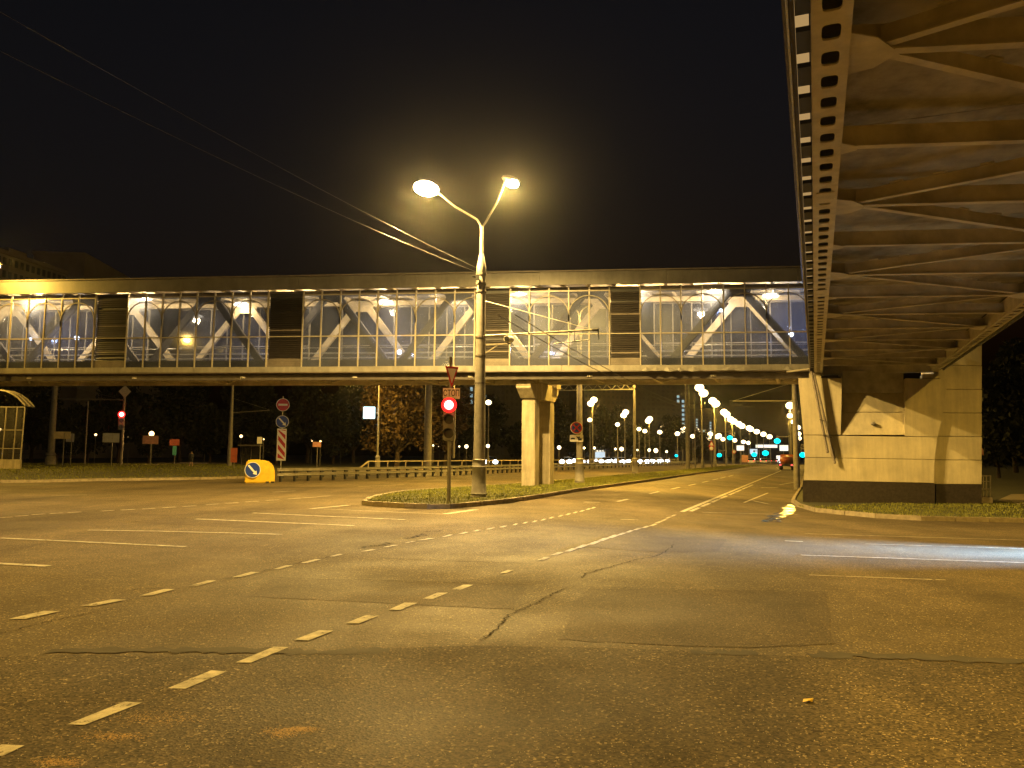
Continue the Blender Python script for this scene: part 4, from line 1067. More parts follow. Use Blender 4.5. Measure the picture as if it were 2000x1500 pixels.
lamp_head(tp, eH, nA, .3); light(tp, eH - Z * .4 - V((1, 2, 0)), 6500, radius=.3)
# lattice portal behind the footbridge
A, Bq = at_depth(1092, 752, P3.y - 2), at_depth(1240, 750, P3.y)
pt = thing('lattice_portal', 'thin steel lattice portal beam reaching from the slender lamp post', 'portal', Bq)
for dz in (0, -.5):
    g = MB(); g.beam(A + Z * dz, Bq + Z * dz, .06, .06); g.build('chord', 'galvanised', pt)
g = MB()
for k in range(16):
    a = A.lerp(Bq, k / 16); b = A.lerp(Bq, (k + 1) / 16)
    g.beam(a - Z * (.5 if k % 2 else 0), b - Z * (0 if k % 2 else .5), .03, .03)
g.build('lacing', 'galvanised', pt)
# LED display
dd = b740.y; c = at_depth(721, 806, dd)
t = thing('led_display', 'square display glowing blue-white on a slender pole by the tree', 'display', c - Z * .7)
hw = 11.5 / F * dd
g = MB(); g.abox(c + V((-hw - .1, .06, -hw - .1)), c + V((hw + .1, .3, hw + .1))); g.build('cabinet', 'black', t, bevel=.05)
g = MB(); g.abox(c + V((-hw, -.02, -hw)), c + V((hw, .062, hw))); g.build('screen', 'led_panel', t, bevel=.25 * hw * .6)
g = MB(); g.beam(c + V((hw, .15, 0)), V((b740.x, b740.y, c.z)), .08, .08); g.build('mount', 'lamp_pole', t)
light(t, c - V((0, .5, 0)), 120, (.4, .75, 1.0), radius=.4)

# ================================================================== TRAFFIC SIGNALS AND SIGNS
def signal_head(t, c, s, facing, lit='red', m_lit=None):
    f = V((facing.x, facing.y, 0)).normalized(); r = f.cross(Z)
    g = MB(); g.box(c, r * s * .42, f * s * .28, Z * s * 1.5); g.build('housing', 'signal_housing', t, bevel=s * .06)
    for k, nm in ((1, 'red'), (0, 'amber'), (-1, 'green')):
        q = c + Z * (k * s) + f * s * .28; on = nm == lit
        g = MB(); g.disc(q, f, s * (.54 if on else .33), s * .06, 24)  # lit lens oversized so its rim stands as the glow halo
        g.build('lens', m_lit if on else 'signal_dark_lens', t)
        v0 = []; g = MB(); n = 12
        for i in range(n + 1):
            a = math.pi * i / n - .25 + .5 * i / n
            for dd_, rr in ((0, .38), (s * .5, .36)): v0.append(q + r * (math.cos(a) * s * rr) + Z * (math.sin(a) * s * rr) + f * dd_)
        g.add(v0, [(2 * i, 2 * i + 1, 2 * i + 3, 2 * i + 2) for i in range(n)]); g.build('visor', 'signal_dark_lens', t)
TP = ground(876, 988); f0 = V((-TP.x, -TP.y, 0)).normalized()
ts = thing('traffic_signal', 'pole-mounted traffic signal showing red at the nose of the grass island', 'traffic signal', TP)
zt = lambda y: CAMZ + (HORZ(876) - y) / F * TP.y
g = MB(); g.tube(TP, TP + Z * (zt(700) + .05), .062, .05, 12); g.build('post', 'lamp_pole', ts, smooth=True)
fr = (f0 + V((-.10, 0, 0))).normalized()
cs = TP + Z * zt(820) + fr * .16; S3 = 27.5 / F * TP.y
signal_head(ts, cs, S3, fr, 'red', MATS['red_lens'])
q = cs + Z * S3 + fr * (S3 * .28 + S3 * .06); 
g = MB(); g.ellipsoid(q + fr * .03, fr.cross(Z) * S3 * .33, fr * S3 * .2, Z * S3 * .33, 16, 10); g.build('lit_bulb', 'red_core', ts, smooth=True)
light(ts, q + fr * .32, 14, (1, .05, .03), radius=.2)
# give-way triangle and СТОП plate on the same post
def plate(t, c, n, outline, th, name, m, up=Z):
    n = V(n).normalized(); r = up.cross(n).normalized(); u = n.cross(r)
    g = MB(); g.prism([c + r * x + u * y for x, y in outline], n * th); return g.build(name, m, t)
gw = thing('give_way_sign', 'red-edged white give-way triangle at the top of the signal post', 'sign', TP + Z * zt(757))
tri_n = (f0 + V((.55, 0, 0))).normalized()
k = 1 / F * TP.y
ctr = TP + Z * zt(736) + tri_n * .08
plate(gw, ctr, tri_n, [(-14.5 * k, 20 * k), (14.5 * k, 20 * k), (0, -21 * k)], .02, 'border', 'sign_red')
plate(gw, ctr + tri_n * .021, tri_n, [(-10 * k, 16 * k), (10 * k, 16 * k), (0, -13 * k)], .004, 'face', 'sign_white')
st = thing('stop_plate', 'white plate lettered СТОП under the give-way triangle', 'sign', TP + Z * zt(780))
pn = (f0 + V((-.12, 0, 0))).normalized(); c = TP + Z * zt(769) + pn * .07
h2, w2 = 10.5 * k, 16.5 * k
r_ = Z.cross(pn).normalized(); c = c + r_ * (3 * k)
plate(st, c, pn, [(-w2, -h2), (w2, -h2), (w2, h2), (-w2, h2)], .015, 'board', 'sign_white')
def lettering(t, txt, size, c, n, m='sign_black', sx=1.0):
    me = text_mesh(txt, size); me.materials.clear(); me.materials.append(MATS[m])
    o = bpy.data.objects.new('lettering', me); col.objects.link(o)
    n = V(n).normalized(); r = Z.cross(n).normalized(); u = n.cross(r)
    M = Matrix((r * sx, u, n)).transposed().to_4x4(); M.translation = c - ORG[t.name]
    o.parent = t; o.matrix_local = M
    return o
lettering(st, 'СТОП', 17 * k, c + pn * .018, pn, sx=.66)

def disc_sign(t, c, n, r, kind):
    n = V(n).normalized(); rr = Z.cross(n).normalized(); u = n.cross(rr)
    g = MB(); g.disc(c, n, r, .02, 32); g.build('rim', 'sign_white', t)
    g = MB(); g.disc(c + n * .021, n, r * .92, .004, 32); f = g.build('face', {'entry': 'sign_red', 'keep': 'sign_blue', 'stop': 'sign_red'}[kind], t)
    P = lambda x, y, d=.027: c + rr * (x * r) + u * (y * r) + n * d
    if kind == 'entry':
        g = MB(); g.prism([P(-.68, -.14), P(.68, -.14), P(.68, .16), P(-.68, .16)], n * .003); g.build('bar', 'sign_white', t)
    if kind == 'keep':
        a = -math.radians(48); R2 = lambda x, y: P(x * math.cos(a) - y * math.sin(a), x * math.sin(a) + y * math.cos(a))
        g = MB(); g.prism([R2(-.80, -.12), R2(.38, -.12), R2(.38, -.32), R2(.84, 0), R2(.38, .32), R2(.38, .12), R2(-.80, .12)], n * .003); g.build('arrow', 'sign_white', t)
    if kind == 'stop':
        g = MB(); g.disc(c + n * .026, n, r * .74, .003, 28); g.build('field', 'sign_blue', t)
        for a in (45, -45):
            a = math.radians(a); R2 = lambda x, y: P(x * math.cos(a) - y * math.sin(a), x * math.sin(a) + y * math.cos(a), .030 + (.0015 if a > 0 else 0))
            g = MB(); g.prism([R2(-.76, -.1), R2(.76, -.1), R2(.76, .1), R2(-.76, .1)], n * .002); g.build('cross_bar', 'sign_red', t)
# sign post at the barrier end
SB = ground(548, 922); SB.z = 0; f1 = V((-SB.x, -SB.y, 0)).normalized(); k = 1 / F * SB.y
zs = lambda y: CAMZ + (HORZ(547) - y) / F * SB.y
sp = thing('sign_post', 'thin post behind the crash cushion carrying three traffic signs', 'post', SB)
g = MB(); g.tube(SB, SB + Z * zs(774), .045, .04, 8); g.build('tube', 'galvanised', sp, smooth=True)
c = SB + Z * zs(791) + f1 * .07
t = thing('no_entry_sign', 'round red no-entry sign with white bar, topmost on the post', 'sign', c - Z * 13 * k); disc_sign(t, c, f1, 12.6 * k, 'entry')
c = SB + Z * zs(824) + f1 * .07
t = thing('keep_right_sign', 'round blue sign with white diagonal arrow above the striped marker', 'sign', c - Z * 13 * k); disc_sign(t, c, f1, 12.3 * k, 'keep')
c = SB + Z * zs(868.5) + f1 * .07
t = thing('hazard_marker', 'tall red and white striped hazard marker plate on the post', 'sign', c - Z * 32 * k)
w, h = 8.8 * k, 31 * k
plate(t, c, f1, [(-w, -h), (w, -h), (w, h), (-w, h)], .02, 'board', 'sign_white')
W2, H2 = w * .76, h * .93; sl = 15 * k; per = 2 * H2 / 3.35
for i in range(-1, 5):
    y0 = H2 - per * .12 - i * per
    def clipy(x, y): return (x, max(-H2, min(H2, y)))
    P = [clipy(-W2, y0 + sl * .55), clipy(W2, y0 - sl * .55), clipy(W2, y0 - sl * .55 - per * .52), clipy(-W2, y0 + sl * .55 - per * .52)]
    if abs(P[0][1] - P[3][1]) + abs(P[1][1] - P[2][1]) < 1e-3: continue
    plate(t, c + f1 * .0215, f1, P, .003, 'stripe', 'sign_red')
# crash cushion with arrow sign, facing the crossing
YC = ground(507, 943.5); YC.z = 0; k = 1 / F * YC.y
fy = V((-YC.x, -YC.y, 0)).normalized(); ry = Z.cross(fy)
t = thing('crash_cushion', 'yellow crash cushion with rounded top at the start of the barrier', 'crash cushion', YC)
prof = [(-27.5, 0), (27.5, 0), (28, 12), (27, 26), (23, 36), (15, 42), (0, 45), (-18, 45), (-24.5, 43), (-26.5, 36), (-27, 20)]
g = MB(); g.prism([YC + ry * (x * k) + Z * (y * k) for x, y in prof], -fy * 1.6); g.build('body', 'sign_yellow', t, bevel=.05, smooth=True)
for x in (14, 24):
    g = MB(); g.box(YC + ry * (x * k) + Z * .05 + fy * .02, ry * .09, fy * .03, Z * .045); g.build('foot_slot', 'sign_black', t)
sn = (fy + ry * -.25).normalized()
c = YC + ry * (-13.5 * k) + Z * (25.5 * k) + fy * .17
t = thing('keep_right_sign', 'round blue arrow sign fixed to the front of the yellow crash cushion', 'sign', c - Z * 15 * k); disc_sign(t, c, sn, 15.2 * k, 'keep')
# guard rail behind it
ub, vb = uvof(ground(541, 941.5)); uq2, vq2 = uvof(ground(868, 929.5))
def rail_u(v): return ub + (uq2 - ub) * min(1.0, (v - vb) / (vq2 - vb))
gd = thing('guard_rail', 'two-tier steel guard rail dividing the avenue carriageways', 'guard rail', UV(ub, vb))
v = vb
while v < 190:
    for z0, z1 in ((.32, .50), (.60, .78)):
        a, b = UV(rail_u(v), v), UV(rail_u(v + 4), v + 4); d = (b - a).normalized(); s = d.cross(Z)
        g = MB(); prof = [(0, z0), (.05, z0 + .04), (.02, (z0 + z1) / 2), (.05, z1 - .04), (0, z1), (-.02, z1), (-.02, z0)]
        g.prism([a + s * x + Z * z for x, z in prof], (b - a) * .998); g.build('rail', 'cream_metal', gd)
    v += 4
v = vb + .4; i = 0
while v < 190:
    p = UV(rail_u(v), v) - EU * .1
    g = MB(); g.box(p + Z * .38, EU * .07, EV * .06, Z * .38); g.box(p + EU * .07 + Z * .26, EU * .04, EV * .16, Z * .07); g.box(p + EU * .07 + Z * .55, EU * .04, EV * .16, Z * .06); g.build('post', 'black', gd)
    v += 1.15 if v < 75 else 2.3
fn = thing('railing', 'low tubular railing running behind the guard rail', 'railing', UV(ub - .6, 50))
v0 = uvof(ground(733, 934.5))[1]
for zz in (1.16, .62):
    g = MB(); g.beam(UV(rail_u(v0) - .55, v0, zz), UV(rail_u(150) - .55, 170, zz), .06, .07); g.build('top_bar' if zz > 1 else 'lower_bar', 'truss_paint', fn)
g = MB(); g.beam(UV(rail_u(v0) - .55, v0 - 1.6, .5), UV(rail_u(v0) - .55, v0, 1.16), .07, .09); g.build('end_bar', 'truss_paint', fn)
for v in frange(v0, 170, 2.2):
    g = MB(); g.beam(UV(rail_u(v) - .55, v, 0), UV(rail_u(v) - .55, v, 1.14), .06, .06, EV); g.build('post', 'truss_paint', fn)
# no-stopping sign and tow-away plate on the second lamp post
f2 = V((-P2.x, -P2.y, 0)).normalized(); k = 1 / F * P2.y
c = at_depth(1126, 835.5, P2.y - .45)
t = thing('no_stopping_sign', 'round no-stopping sign with red cross on the island lamp post', 'sign', c - Z * .4); disc_sign(t, c, f2, 12 * k, 'stop')
c = at_depth(1126, 856, P2.y - .45)
t = thing('tow_away_plate', 'pale plate with tow truck pictogram below the no-stopping sign', 'sign', c - Z * .2)
plate(t, c, f2, [(-13 * k, -6.5 * k), (13 * k, -6.5 * k), (13 * k, 6.5 * k), (-13 * k, 6.5 * k)], .015, 'board', 'sign_white')
for pts in ([(-11, -2), (-11, 0), (-9, 1), (-5, 1), (-3, 0), (-3, -2)], [(-1, 3), (1, 4), (6, 0), (10, 0), (10, -4), (3, -4), (3, -1)], [(3, 3), (6, 3.4), (7, 1), (4, .4)]):
    plate(t, c + f2 * .016, f2, [(x * k, y * k) for x, y in pts], .004, 'pictogram', 'sign_black')
# left far signal, with a diamond plate above
LP = ground(236, 909); LP.z = 0; fl = V((-LP.x, -LP.y, 0)).normalized(); k = 1 / F * LP.y
t = thing('traffic_signal', 'far traffic signal glowing red on a post above the left verge', 'traffic signal', LP)
zl = lambda y: CAMZ + (HORZ(236) - y) / F * LP.y
g = MB(); g.tube(LP, LP + Z * zl(750), .2, .14, 10); g.build('post', 'lamp_pole', t, smooth=True)
cs = LP + V((-4 * k, 0, zl(822))) + fl * .2
signal_head(t, cs, 12 * k, fl, 'red', MATS['red_lens'])
g = MB(); g.ellipsoid(cs + Z * 12 * k + fl * .35, V((4.4 * k, 0, 0)), V((0, .3, 0)), Z * 4.4 * k, 14, 8); g.build('lit_bulb', 'red_core', t, smooth=True)
light(t, cs + Z * 9 * k + fl * 1.1, 60, (1, .05, .03), radius=.3)
c = LP + Z * zl(765)
t = thing('diamond_sign', 'diamond sign seen at the top of the left signal post', 'sign', c - Z * 10 * k)
plate(t, c + fl * .25, fl, [(0, -13 * k), (11 * k, 0), (0, 13 * k), (-11 * k, 0)], .03, 'board', 'sign_back')
# green signals up the avenue
for i, (x, y, D, r) in enumerate([(1425.6, 855, 118, 7), (1518, 861.5, 150, 8), (1495, 885, 190, 8), (1473, 888, 190, 6.5), (1568, 888.5, 80, 8), (1405, 889, 150, 6), (1321, 890, 150, 4)]):
    c = at_depth(x, y, D); b = V((c.x, c.y, gz(c))); k = 1 / F * D
    off = EU * (1.2 if i not in (0, 1) else (2.2 if i == 1 else -2.5))
    t = thing('traffic_signal', 'far traffic signal glowing green over the avenue', 'traffic signal', b + off * 0, 'green signals up the avenue')
    g = MB(); g.tube(b + off, V((b.x, b.y, c.z + 1.2)) + off, .09, .07, 8); g.build('post', 'lamp_pole', t)
    g = MB(); g.tube(V((b.x, b.y, c.z + .9)) + off, c + Z * .9, .05, .05, 6); g.build('arm', 'lamp_pole', t)
    ff = V((-c.x, -c.y, 0)).normalized()
    signal_head(t, c + Z * .45 - ff * .2, .42, ff, 'green', MATS['green_lens'])
    g = MB(); g.ellipsoid(c + ff * .05, V((r * .8 * k, 0, 0)), V((0, .3, 0)), Z * r * .62 * k, 14, 8); g.build('lit_bulb', 'green_lens', t, smooth=True)

# ================================================================== TREES
def tree_meshes(seed, H, Rx, Rz, nleaf, leaf, trunk_h, blobs, lm):
    rnd = random.Random(seed)
    g = MB(); g.tube(V((0, 0, 0)), V((.1, 0, trunk_h)), H * .022, H * .015, 8)
    top = V((.1, 0, trunk_h)); cl = []
    for k in range(blobs):
        a = 2 * math.pi * k / blobs + rnd.uniform(-.4, .4); rr = Rx * rnd.uniform(.1, .78); zz = trunk_h + (H - trunk_h) * rnd.uniform(.1, .92)
        lim = math.sqrt(max(.05, 1 - ((zz - (trunk_h + H) / 2) / ((H - trunk_h) / 2)) ** 2))
        c = V((math.cos(a) * rr * lim, math.sin(a) * rr * lim, zz)); cl.append((c, Rx * rnd.uniform(.24, .44)))
        b0 = top.lerp(V((.1, 0, trunk_h * .55)), rnd.random() * .7); m = b0.lerp(c, .5) + V((0, 0, -.03 * H * rnd.random()))
        g.tube(b0, m, H * .009, H * .006, 5); g.tube(m, c, H * .006, H * .002, 5)
    lf = MB()
    for i in range(nleaf):
        c, r = cl[rnd.randrange(len(cl))]
        d = V((rnd.gauss(0, 1), rnd.gauss(0, 1), rnd.gauss(0, 1))).normalized() * r * (rnd.random() ** .45) * V((1, 1, .8)).x
        p = c + d; s = leaf * rnd.uniform(.5, 1.3)
        n = V((rnd.gauss(0, 1), rnd.gauss(0, 1), rnd.gauss(0, 1) + .6)).normalized(); a = n.orthogonal().normalized(); q = n.cross(a)
        th = rnd.uniform(0, 6.28); a, q = a * math.cos(th) + q * math.sin(th), q * math.cos(th) - a * math.sin(th)
        lf.add([p - a * s, p + q * s * .5, p + a * s, p - q * s * .5], [(0, 1, 2, 3)])
    return g, lf
def make_tree(name, label, base, seed, H, Rx, nleaf, leaf, trunk_h, blobs, lm, group=None, rz=0):
    g, lf = tree_meshes(seed, H, Rx, 0, nleaf, leaf, trunk_h, blobs, lm)
    t = thing(name, label, 'tree', base, group)
    ORG['_tmp'] = V((0, 0, 0))
    for mb, nm, m in ((g, 'trunk', 'trunk'), (lf, 'crown', lm)):
        o = mb.build(nm, m, None, origin=(0, 0, 0)); o.parent = t; o.location = (0, 0, 0)
    return t
big = at_depth(775, 905, 104); big.z = 0
make_tree('tree', 'broad autumn tree lit brown by street lamps behind the traffic signal', big, 3, 16.5, 8.2, 15000, .34, 2.6, 42, 'leaf_autumn')
b2 = at_depth(868, 905, 112); b2.z = 0
make_tree('tree', 'smaller autumn tree tinted red beside the signal post', b2, 5, 12.5, 4.6, 6000, .32, 2.5, 22, 'leaf_autumn')
protoT = make_tree('tree', 'dark leafy park tree behind the beige blank board', at_depth(60, 900, 132).xy.to_3d(), 8, 15, 6.0, 6500, .42, 2.4, 24, 'leaf_dark', 'dark trees in the park')
protoB = make_tree('tree', 'dark bushy park tree behind the slim lamp-less pole', at_depth(170, 900, 128).xy.to_3d(), 9, 11, 5.2, 5200, .42, 1.6, 20, 'leaf_dark', 'dark trees in the park')
for i, (px, D, sc_) in enumerate([(-60, 125, 1.05), (10, 150, 1.2), (110, 118, .8), (230, 138, 1.1), (290, 120, .8), (350, 150, 1.25), (410, 128, .95), (480, 142, 1.1), (540, 122, .85), (600, 150, 1.2), (650, 130, .9), (690, 150, 1.1),
                                 (905, 150, .85), (950, 170, 1.0), (1010, 150, .8), (1075, 175, 1.0), (1130, 190, 1.0), (1190, 180, .9), (1250, 200, 1.0), (1310, 220, .9), (1365, 240, 1.0)]):
    p = at_depth(px, 900, D); p.z = 0
    NEAR = ['the glazed pavilion', 'the parapet of the pavilion', 'the thick concrete pole', 'the far red signal', 'the orange-tinted board', 'the turquoise poster', 'the twin bright park lamps', 'the tall tapered pole', 'the no-entry sign', 'the guard rail start', 'the pale pink board', 'the broad autumn tree']
    o = copy_tree(protoT if i % 2 else protoB, p, random.uniform(0, 6.28), 'dark leafy park tree standing behind ' + NEAR[i] if px < 700 else 'dark tree beyond the oncoming carriageway')
    o.scale = (sc_, sc_, sc_)
    o['group'] = 'dark trees in the park' if px < 700 else 'dark trees beyond the carriageway'
for i, (px, D, s_) in enumerate([(1950, 75, .8), (2010, 68, .85), (2080, 85, 1.0), (1985, 95, .95)]):
    p = at_depth(px, 930, D); p.z = gz(p)
    o = copy_tree(protoT if i % 2 else protoB, p, random.uniform(0, 6.28), 'dark tree standing right of the abutment'); o.scale = (s_, s_, s_); o['group'] = 'dark trees right of the abutment'

# ================================================================== BUILDINGS
def block(label, pxl, pxr, top, Yl, Yr, dpt, floors, cols, m, lit, lit_m, seed, rows_lit=None, group=None):
    """slab whose front runs between two pixel columns at their own distances"""
    rnd = random.Random(seed)
    a = at_depth(pxl, 890, Yl); b = at_depth(pxr, 890, Yr); a.z = b.z = 0
    Ht = at_depth(pxl, top, Yl).z; d = (b - a); L = d.length; d = d.normalized(); n = V((d.y, -d.x, 0))
    if n.y > 0: n = -n
    t = thing('apartment_block', label, 'building', (a + b) / 2, group)
    g = MB(); g.prism([a, b, b - n * dpt, a - n * dpt], Z * Ht); g.build('wall', m, t)
    g = MB(); g.prism([a + n * .3 - d * .3 + Z * (Ht + .02), b + n * .3 + d * .3 + Z * (Ht + .02), b - n * dpt + Z * (Ht + .02), a - n * dpt + Z * (Ht + .02)], Z * 1.0); rf = g.build('roof', m, t)
    g = MB(); c = (a + b) / 2 - n * dpt * .5 + Z * (Ht + 1); g.box(c + d * L * .2 + Z * 1.2, d * 3, n * 2.5, Z * 1.3); g.build('lift_house', m, rf)
    dark = MB(); fh = (Ht - 1.5) / floors; cw = L / cols
    for f in range(floors):
        g = MB(); g.beam(a + n * .04 + Z * (1.2 + f * fh), b + n * .04 + Z * (1.2 + f * fh), .08, .14); g.build('joint', 'facade_dark', t) if floors < 18 and f % 3 == 0 else None
        for cI in range(cols):
            c = a + d * ((cI + .5) * cw) + Z * (1.5 + (f + .5) * fh)
            on = (cI, f) in lit if isinstance(lit, (set, list)) else rnd.random() < lit
            if on:
                g = MB(); g.box(c + n * .05, d * cw * .24, n * .05, Z * fh * .3); g.build('window', rnd.choice(lit_m), t)
            else: dark.box(c + n * .03, d * cw * .27, n * .04, Z * fh * .27)
    if dark.v: o = dark.build('dark_windows', 'window_dark', t); o['kind'] = 'stuff'
    return t
WC, WW = MATS['window_cool'], MATS['window_warm']
block('tall pale apartment block rising behind the left end of the footbridge', -160, 108, 452, 165, 205, 14, 15, 22, 'facade', .0, [WW], 1)
block('long lower apartment block behind the footbridge, next to the tall one', 40, 330, 497, 215, 330, 14, 14, 26, 'facade', 0., [WW], 2)
block('apartment tower with one bright column of stair windows behind the island lamp post', 905, 985, 690, 235, 250, 16, 16, 9, 'facade_dark', {(1, f) for f in range(8, 15)} | {(4, 9)}, [WC], 3)
block('wide apartment block dotted with pale windows behind the bridge support', 985, 1112, 700, 255, 262, 16, 16, 14, 'facade_dark', .035, [WC, WW], 4)
block('dark slab block with a few windows lit behind the no-stopping sign', 1140, 1262, 712, 290, 300, 16, 16, 14, 'facade_dark', .02, [WC], 5)
block('apartment tower behind the thick island pole with a column of lit stair windows', 1262, 1340, 740, 330, 340, 16, 17, 8, 'facade_dark', {(7, f) for f in range(6, 13)} | {(6, f) for f in (12, 13)}, [WC], 6)
block('far tower with two columns of lit stair windows beyond the island lamps', 1345, 1392, 800, 400, 405, 16, 17, 7, 'facade_dark', {(2, f) for f in range(5, 14)} | {(4, f) for f in range(4, 10)} | {(6, f) for f in range(4, 13)}, [WC], 7)

# ================================================================== VEHICLES
def car(name, label, p, heading, m, head=True, tail=False, L=4.4, W=1.8, H=1.48, group=None, hl=.22):
    d = V((math.sin(heading), math.cos(heading), 0)); r = V((d.y, -d.x, 0)); p = V((p.x, p.y, gz(p)))
    t = thing(name, label, 'car', p, group); X = lambda x, y, z: p + d * x + r * y + Z * z
    prof = [(-L / 2, .35), (-L / 2 + .05, .82), (-L / 2 + .25, .93), (L * .18, .95), (L * .44, .80), (L / 2, .62), (L / 2, .28), (L * .4, .2), (-L * .42, .2)]
    g = MB(); g.prism([X(x, -W / 2, z) for x, z in prof], r * W); g.build('body', m, t, bevel=.05, smooth=True)
    lo = [(-L * .40, .92), (L * .22, .93)]; hi = [(-L * .28, H - .04), (L * .04, H - .04)]
    g = MB(); wb, wt = W * .46, W * .37
    g.add([X(lo[0][0], -wb, lo[0][1]), X(lo[1][0], -wb, lo[1][1]), X(lo[1][0], wb, lo[1][1]), X(lo[0][0], wb, lo[0][1]), X(hi[0][0], -wt, hi[0][1]), X(hi[1][0], -wt, hi[1][1]), X(hi[1][0], wt, hi[1][1]), X(hi[0][0], wt, hi[0][1])],
          [(3, 2, 1, 0), (4, 5, 6, 7), (0, 1, 5, 4), (1, 2, 6, 5), (2, 3, 7, 6), (3, 0, 4, 7)]); g.build('windows', 'car_glass', t, bevel=.03)
    g = MB(); g.prism([X(hi[0][0] - .05, -wt - .02, H - .05), X(hi[1][0] + .05, -wt - .02, H - .05), X(hi[1][0] + .05, wt + .02, H - .05), X(hi[0][0] - .05, wt + .02, H - .05)], Z * .06); g.build('roof', m, t, bevel=.02)
    for sx in (-1, 1):
        for sy in (-1, 1):
            g = MB(); c = X(sx * L * .30, sy * (W / 2 - .1), .32); g.tube(c - r * .11, c + r * .11, .32, .32, 14); w = g.build('wheel', 'rubber', t)
            g = MB(); g.tube(c + r * sy * .105, c + r * sy * .125, .19, .19, 10); g.build('rim', 'car_silver', w)
    for sy in (-1, 1):
        g = MB(); c = X(L / 2 - .03, sy * W * .36, .68); g.ellipsoid(c, r * hl, d * .08, Z * hl * .8, 12, 6); g.build('headlight', 'headlight' if head else 'sign_white', t)
        g = MB(); c = X(-L / 2 + .02, sy * W * .38, .78); g.box(c, r * .16, d * .03, Z * .1); g.build('taillight', 'taillight' if tail else 'sign_red', t)
    return t
back = TH + math.pi
def on_u(px, u, py=900):                      # where the line of sight of a pixel column meets a line along the avenue
    d = ray(px, py); h = V((d.x, d.y, 0)); k = u / h.dot(EU); return h * k
def toward(p): return math.atan2(-p.x, -p.y)
cl = ['car_white', 'car_dark', 'car_silver']
for i, (px, D) in enumerate([(1108, 138), (1148, 142), (1184, 152), (1212, 145), (1236, 160), (1260, 150), (1284, 165), (1300, 172), (1130, 172), (1200, 186), (1270, 195)]):
    p = at_depth(px, 900, D); p.z = 0
    car('car', ['white', 'dark', 'silver'][i % 3] + ' car waiting with headlights on beyond the guard rail', p, (toward(p) + back) / 2 if False else toward(p) + .12, cl[i % 3], True, group='oncoming cars beyond the guard rail', hl=.5)
p = at_depth(959, 902, 120); p.z = 0
car('car', 'single car with bluish headlights just right of the island lamp pedestal', p, toward(p), 'car_dark', True, hl=.42)
for i, (px, D) in enumerate([(1468, 205), (1480, 232), (1492, 212), (1502, 245), (1512, 225), (1520, 262)]):
    p = at_depth(px, 897, D); p.z = gz(p)
    car('car', 'distant car driving away with red tail lights at the end of the avenue', p, TH, cl[i % 3], False, True, group='cars driving away up the avenue')
for i, (px, D) in enumerate([(1478, 270), (1487, 300), (1535, 250), (1528, 262)]):
    p = at_depth(px, 893, D); p.z = 0
    car('car', 'far car shining its headlights at the end of the avenue', p, toward(p), 'car_white', True, hl=.75, group='far cars with headlights at the avenue end')
# car outside the right edge whose beams sweep the cross street
pc = at_depth(2800, 1085, 13.2); pc.z = gz(pc)
hd = math.atan2(-EU.x, -EU.y) - .2
cr = car('car', 'dark car waiting in the cross street with dipped headlights', pc, hd, 'car_dark', True, hl=.12)
d = V((math.sin(hd), math.cos(hd), 0)); r = V((d.y, -d.x, 0))
for sy in (-1, 1):
    a = pc + d * 2.35 + r * sy * .65 + Z * .66
    light(cr, a, 26000, (.34, .62, 1.0), 'SPOT', .05, to=a + d * 10 - Z * 1.2, size=46, blend=1)
# orange tanker truck
pt_ = at_depth(1536, 915, 108); pt_.z = gz(pt_); d, r = EV, EU
t = thing('tank_truck', 'orange tank truck seen from behind at the right kerb of the avenue', 'truck', pt_)
X = lambda x, y, z: pt_ + r * x + d * y + Z * z
g = MB(); g.ellipsoid(X(0, 1.5, 1.35), r * .95, d * 2.2, Z * .62, 16, 10); g.build('tank', 'orange_paint', t, smooth=True)
g = MB(); g.box(X(0, 1.2, .62), r * .95, d * 2.2, Z * .12); g.build('chassis', 'sign_black', t)
g = MB(); g.box(X(0, 4.6, 1.35), r * .95, d * .8, Z * .8); g.build('cab', 'orange_paint', t, bevel=.08)
for sx in (-1, 1):
    for y in (-.2, 1.0, 4.4):
        g = MB(); g.tube(X(sx * .62, y, .42), X(sx * .92, y, .42), .42, .42, 14); g.build('wheel', 'rubber', t)
    g = MB(); g.box(X(sx * .75, -1.02, .66), r * .14, d * .03, Z * .08); g.build('taillight', 'taillight', t)
# bus behind the waiting cars
pb = at_depth(1172, 900, 178); pb.z = 0; d = V((math.sin(toward(pb)), math.cos(toward(pb)), 0)); r = V((d.y, -d.x, 0)); X = lambda x, y, z: pb + r * x + d * y + Z * z
t = thing('bus', 'pale bus with lit windscreen standing behind the oncoming cars', 'bus', pb)
g = MB(); g.box(X(0, -5, 1.75), r * 1.25, d * 5, Z * 1.4); g.build('body', 'car_white', t, bevel=.12)
g = MB(); g.box(X(0, .02, 2.0), r * 1.12, d * .03, Z * .65); g.build('windscreen', 'sign_glow', t)
g = MB(); g.box(X(0, .03, 2.9), r * .8, d * .03, Z * .14); g.build('route_display', 'lit_panel', t)
for sx in (-1, 1):
    g = MB(); g.ellipsoid(X(sx * .95, .05, .75), r * .3, d * .06, Z * .25); g.build('headlight', 'headlight', t)
    for y in (-2, -8):
        g = MB(); g.tube(X(sx * .95, y, .48), X(sx * 1.26, y, .48), .48, .48, 14); g.build('wheel', 'rubber', t)
